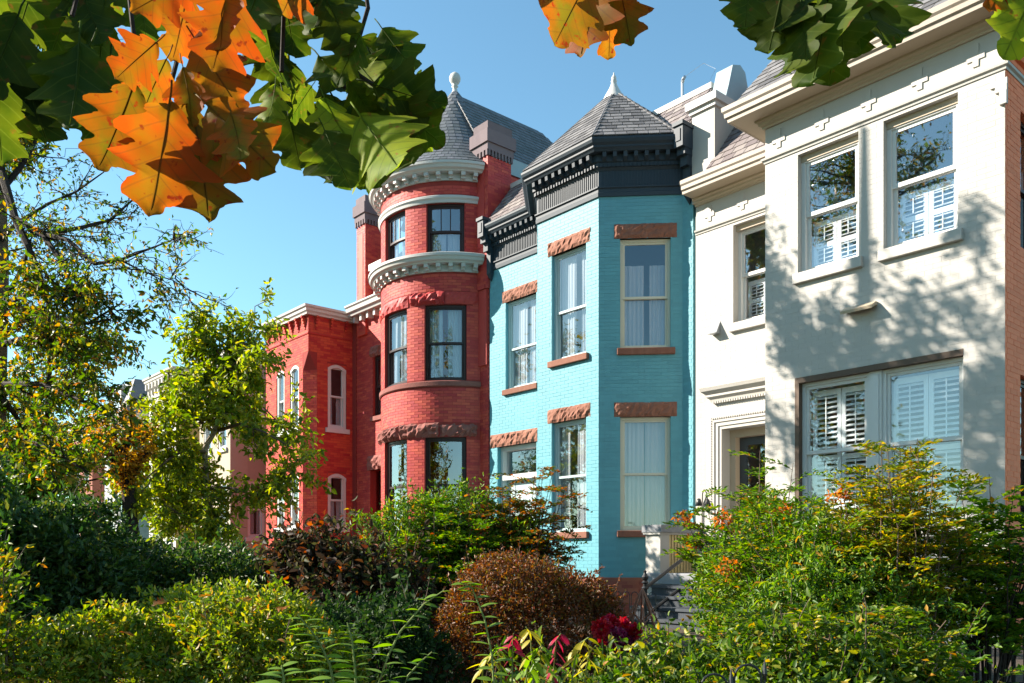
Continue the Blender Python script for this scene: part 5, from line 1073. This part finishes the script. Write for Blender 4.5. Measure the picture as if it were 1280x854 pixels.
OL = [  # base, tip in the photograph, kind
 (255, -40, 165, 20, 'o'), (270, -30, 290, 75, 'o'), (235, -20, 222, 70, 'o'), (300, -40, 262, 95, 'o'), (235, 35, 300, 138, 'o'), (205, 45, 140, 100, 'o'), (215, 60, 170, 150, 'b'), (175, 85, 128, 215, 'b'), (215, 105, 195, 262, 'o'),
 (235, 110, 267, 268, 'b'), (245, 118, 338, 205, 'b'), (225, 70, 250, 160, 'b'), (190, 110, 215, 230, 'b'), (285, 130, 310, 210, 'b'),
 (60, -60, 10, 60, 'g'), (110, -50, 60, 70, 'g'), (30, 0, -20, 130, 'g'), (70, 20, 40, 165, 'g'), (100, 30, 95, 185, 'g'), (130, 0, 120, 130, 'g'), (20, 60, 5, 175, 'g'), (140, 60, 105, 190, 'g'), (150, -40, 140, 70, 'g'), (0, -50, -40, 80, 'g'), (90, -40, 130, 60, 'g'), (45, 60, 75, 175, 'g'), (170, -40, 185, 60, 'g'), (165, 20, 150, 130, 'g'),
 (330, -50, 310, 60, 'g'), (350, -40, 370, 80, 'g'), (380, -60, 440, 40, 'g'), (330, 10, 340, 120, 'g'), (375, 20, 330, 130, 'g'), (420, -40, 400, 60, 'g'), (360, 60, 372, 185, 'g'), (350, 100, 378, 215, 'g'), (345, 95, 340, 160, 'l'), (450, -40, 430, 50, 'g'),
 (455, 30, 420, 110, 'g'), (440, 40, 500, 100, 'g'), (470, 25, 520, 95, 'g'), (430, 90, 470, 150, 'g'), (420, 85, 520, 200, 'g'), (400, 95, 425, 245, 'g'), (410, 110, 480, 235, 'g'), (450, 100, 555, 135, 'g'), (470, 120, 558, 175, 'g'), (440, 130, 512, 232, 'l'), (395, 100, 360, 150, 'g'), (400, 110, 440, 200, 'l'), (480, 105, 545, 115, 'l'), (460, 140, 525, 210, 'g'), (425, 140, 400, 195, 'l'), (380, 120, 430, 190, 'g'), (490, 130, 540, 190, 'l'), (380, -40, 350, 20, 'o'), (430, 60, 480, 120, 'l'),
 (-10, -30, 30, 110, 'g'), (15, 40, 60, 190, 'g'), (-20, 60, 10, 195, 'g'), (110, 60, 130, 195, 'g'), (-30, 10, -5, 120, 'g'), (50, -50, 90, 90, 'g'), (120, 40, 70, 150, 'g'), (10, 90, 40, 178, 'g'), (60, 80, 20, 170, 'g'), (130, -60, 95, 40, 'g'), (80, 90, 120, 200, 'g'), (300, -30, 330, 70, 'g'), (310, 30, 355, 110, 'g'), (400, -20, 440, 70, 'g'), (340, -60, 400, 30, 'g'), (410, 60, 385, 160, 'g'), (440, 80, 460, 200, 'g'), (390, 60, 450, 130, 'g'), (460, 60, 500, 160, 'g'), (400, 150, 440, 240, 'g'),
 (745, -45, 690, 60, 'b'), (750, -50, 730, 78, 'o'), (770, -40, 790, 60, 'b'), (730, -40, 685, 15, 'b'), (760, -30, 765, 72, 'o'),
 (960, -50, 915, 55, 'g'), (985, -45, 960, 70, 'g'), (1010, -50, 990, 60, 'g'), (1040, -40, 1022, 108, 'g'), (1060, -50, 1080, 60, 'g'), (1085, -40, 1120, 45, 'g'), (1020, -30, 985, 45, 'g'), (1045, -20, 1060, 85, 'g'), (1070, -30, 1100, 70, 'g'), (1000, -10, 1010, 80, 'g'), (1020, -30, 1025, 50, 'l'), (1095, -40, 1065, 30, 'g'), (940, -40, 930, 40, 'g'), (1030, -40, 1000, 100, 'g'), (1050, -30, 1045, 110, 'g'), (975, -40, 940, 70, 'g'), (1075, -40, 1120, 70, 'g'), (1000, -40, 965, 50, 'g'),
 (1290, -45, 1245, 30, 'l'), (1300, -30, 1262, 58, 'l'), (1310, -20, 1282, 62, 'l'), (1255, -30, 1242, 8, 'o'), (1330, -10, 1300, 80, 'l')]
KM = {'o': 'oak_orange', 'b': 'oak_bronze', 'g': 'oak_green', 'l': 'oak_lime'}
ro = random.Random(9); heads = {}
for i, (a1, b1, a2, b2, k) in enumerate(OL):
    if k == 'g' and i % 5 == 2: continue
    d = (1.95 if a1 < 185 and k == 'g' else 1.16 if k in 'ob' and a1 < 320 else 1.38) + ro.uniform(-.07, .10)
    oleaf(a1, b1, a2, b2, KM[k], d, ro.uniform(-.05, .05), ro.gauss(0, .34))
b = MB()
hub = [(40, -70), (110, -70), (180, -60), (255, -60), (330, -65), (400, -60), (450, -55), (600, -90), (750, -65), (880, -90), (1000, -70), (1060, -65), (1180, -90), (1300, -60), (1400, -80)]
lp = [at(x, y - 20, 1.3 + .04 * math.sin(i)) for i, (x, y) in enumerate(hub)]; b.tube(lp + [Vector((1.2, -.4, 2.9)), Vector((1.18, -1.4, 3.4))], [.008] * 7 + [.010] * 4 + [.013] * 4 + [.05, .09], 7)
for pts in ([(400, -70), (420, -10), (425, 60), (430, 110)], [(255, -70), (245, -10), (228, 50), (215, 100)], [(380, -70), (355, 10), (352, 90)], [(450, -60), (460, 10), (440, 80)], [(110, -70), (100, -20), (90, 20)], [(420, 60), (450, 95), (480, 115)], [(1000, -80), (1030, -50), (1045, -30)], [(150, -70), (160, -20), (170, 70)]):
    b.tube([at(x, y, 1.34) for x, y in pts], .0035, 6)
b.build('limb', 'bark_dark', oak)

for i, (x, y, dd, w_) in enumerate(((95, 835, 4.4, 'leftmost and lowest'), (160, 790, 4.55, 'second from the left'), (210, 752, 4.7, 'third from the left'), (255, 745, 4.75, 'third from the right'), (300, 748, 4.85, 'second from the right'), (345, 760, 4.8, 'rightmost'))):
    p = at(x, y, dd); me = oak_mesh(50 + i, 'oak_bronze'); M = Matrix.Translation(p) @ Matrix.Rotation(random.uniform(0, 6.3), 4, 'Z') @ Matrix.Rotation(random.uniform(-.5, .5), 4, 'X') @ Matrix.Scale(.085, 4)
    link('fallen_leaf', me, None, M, label='curled brown oak leaf caught on the clipped hedge, ' + w_, category='leaf', group='fallen leaves on the hedge')
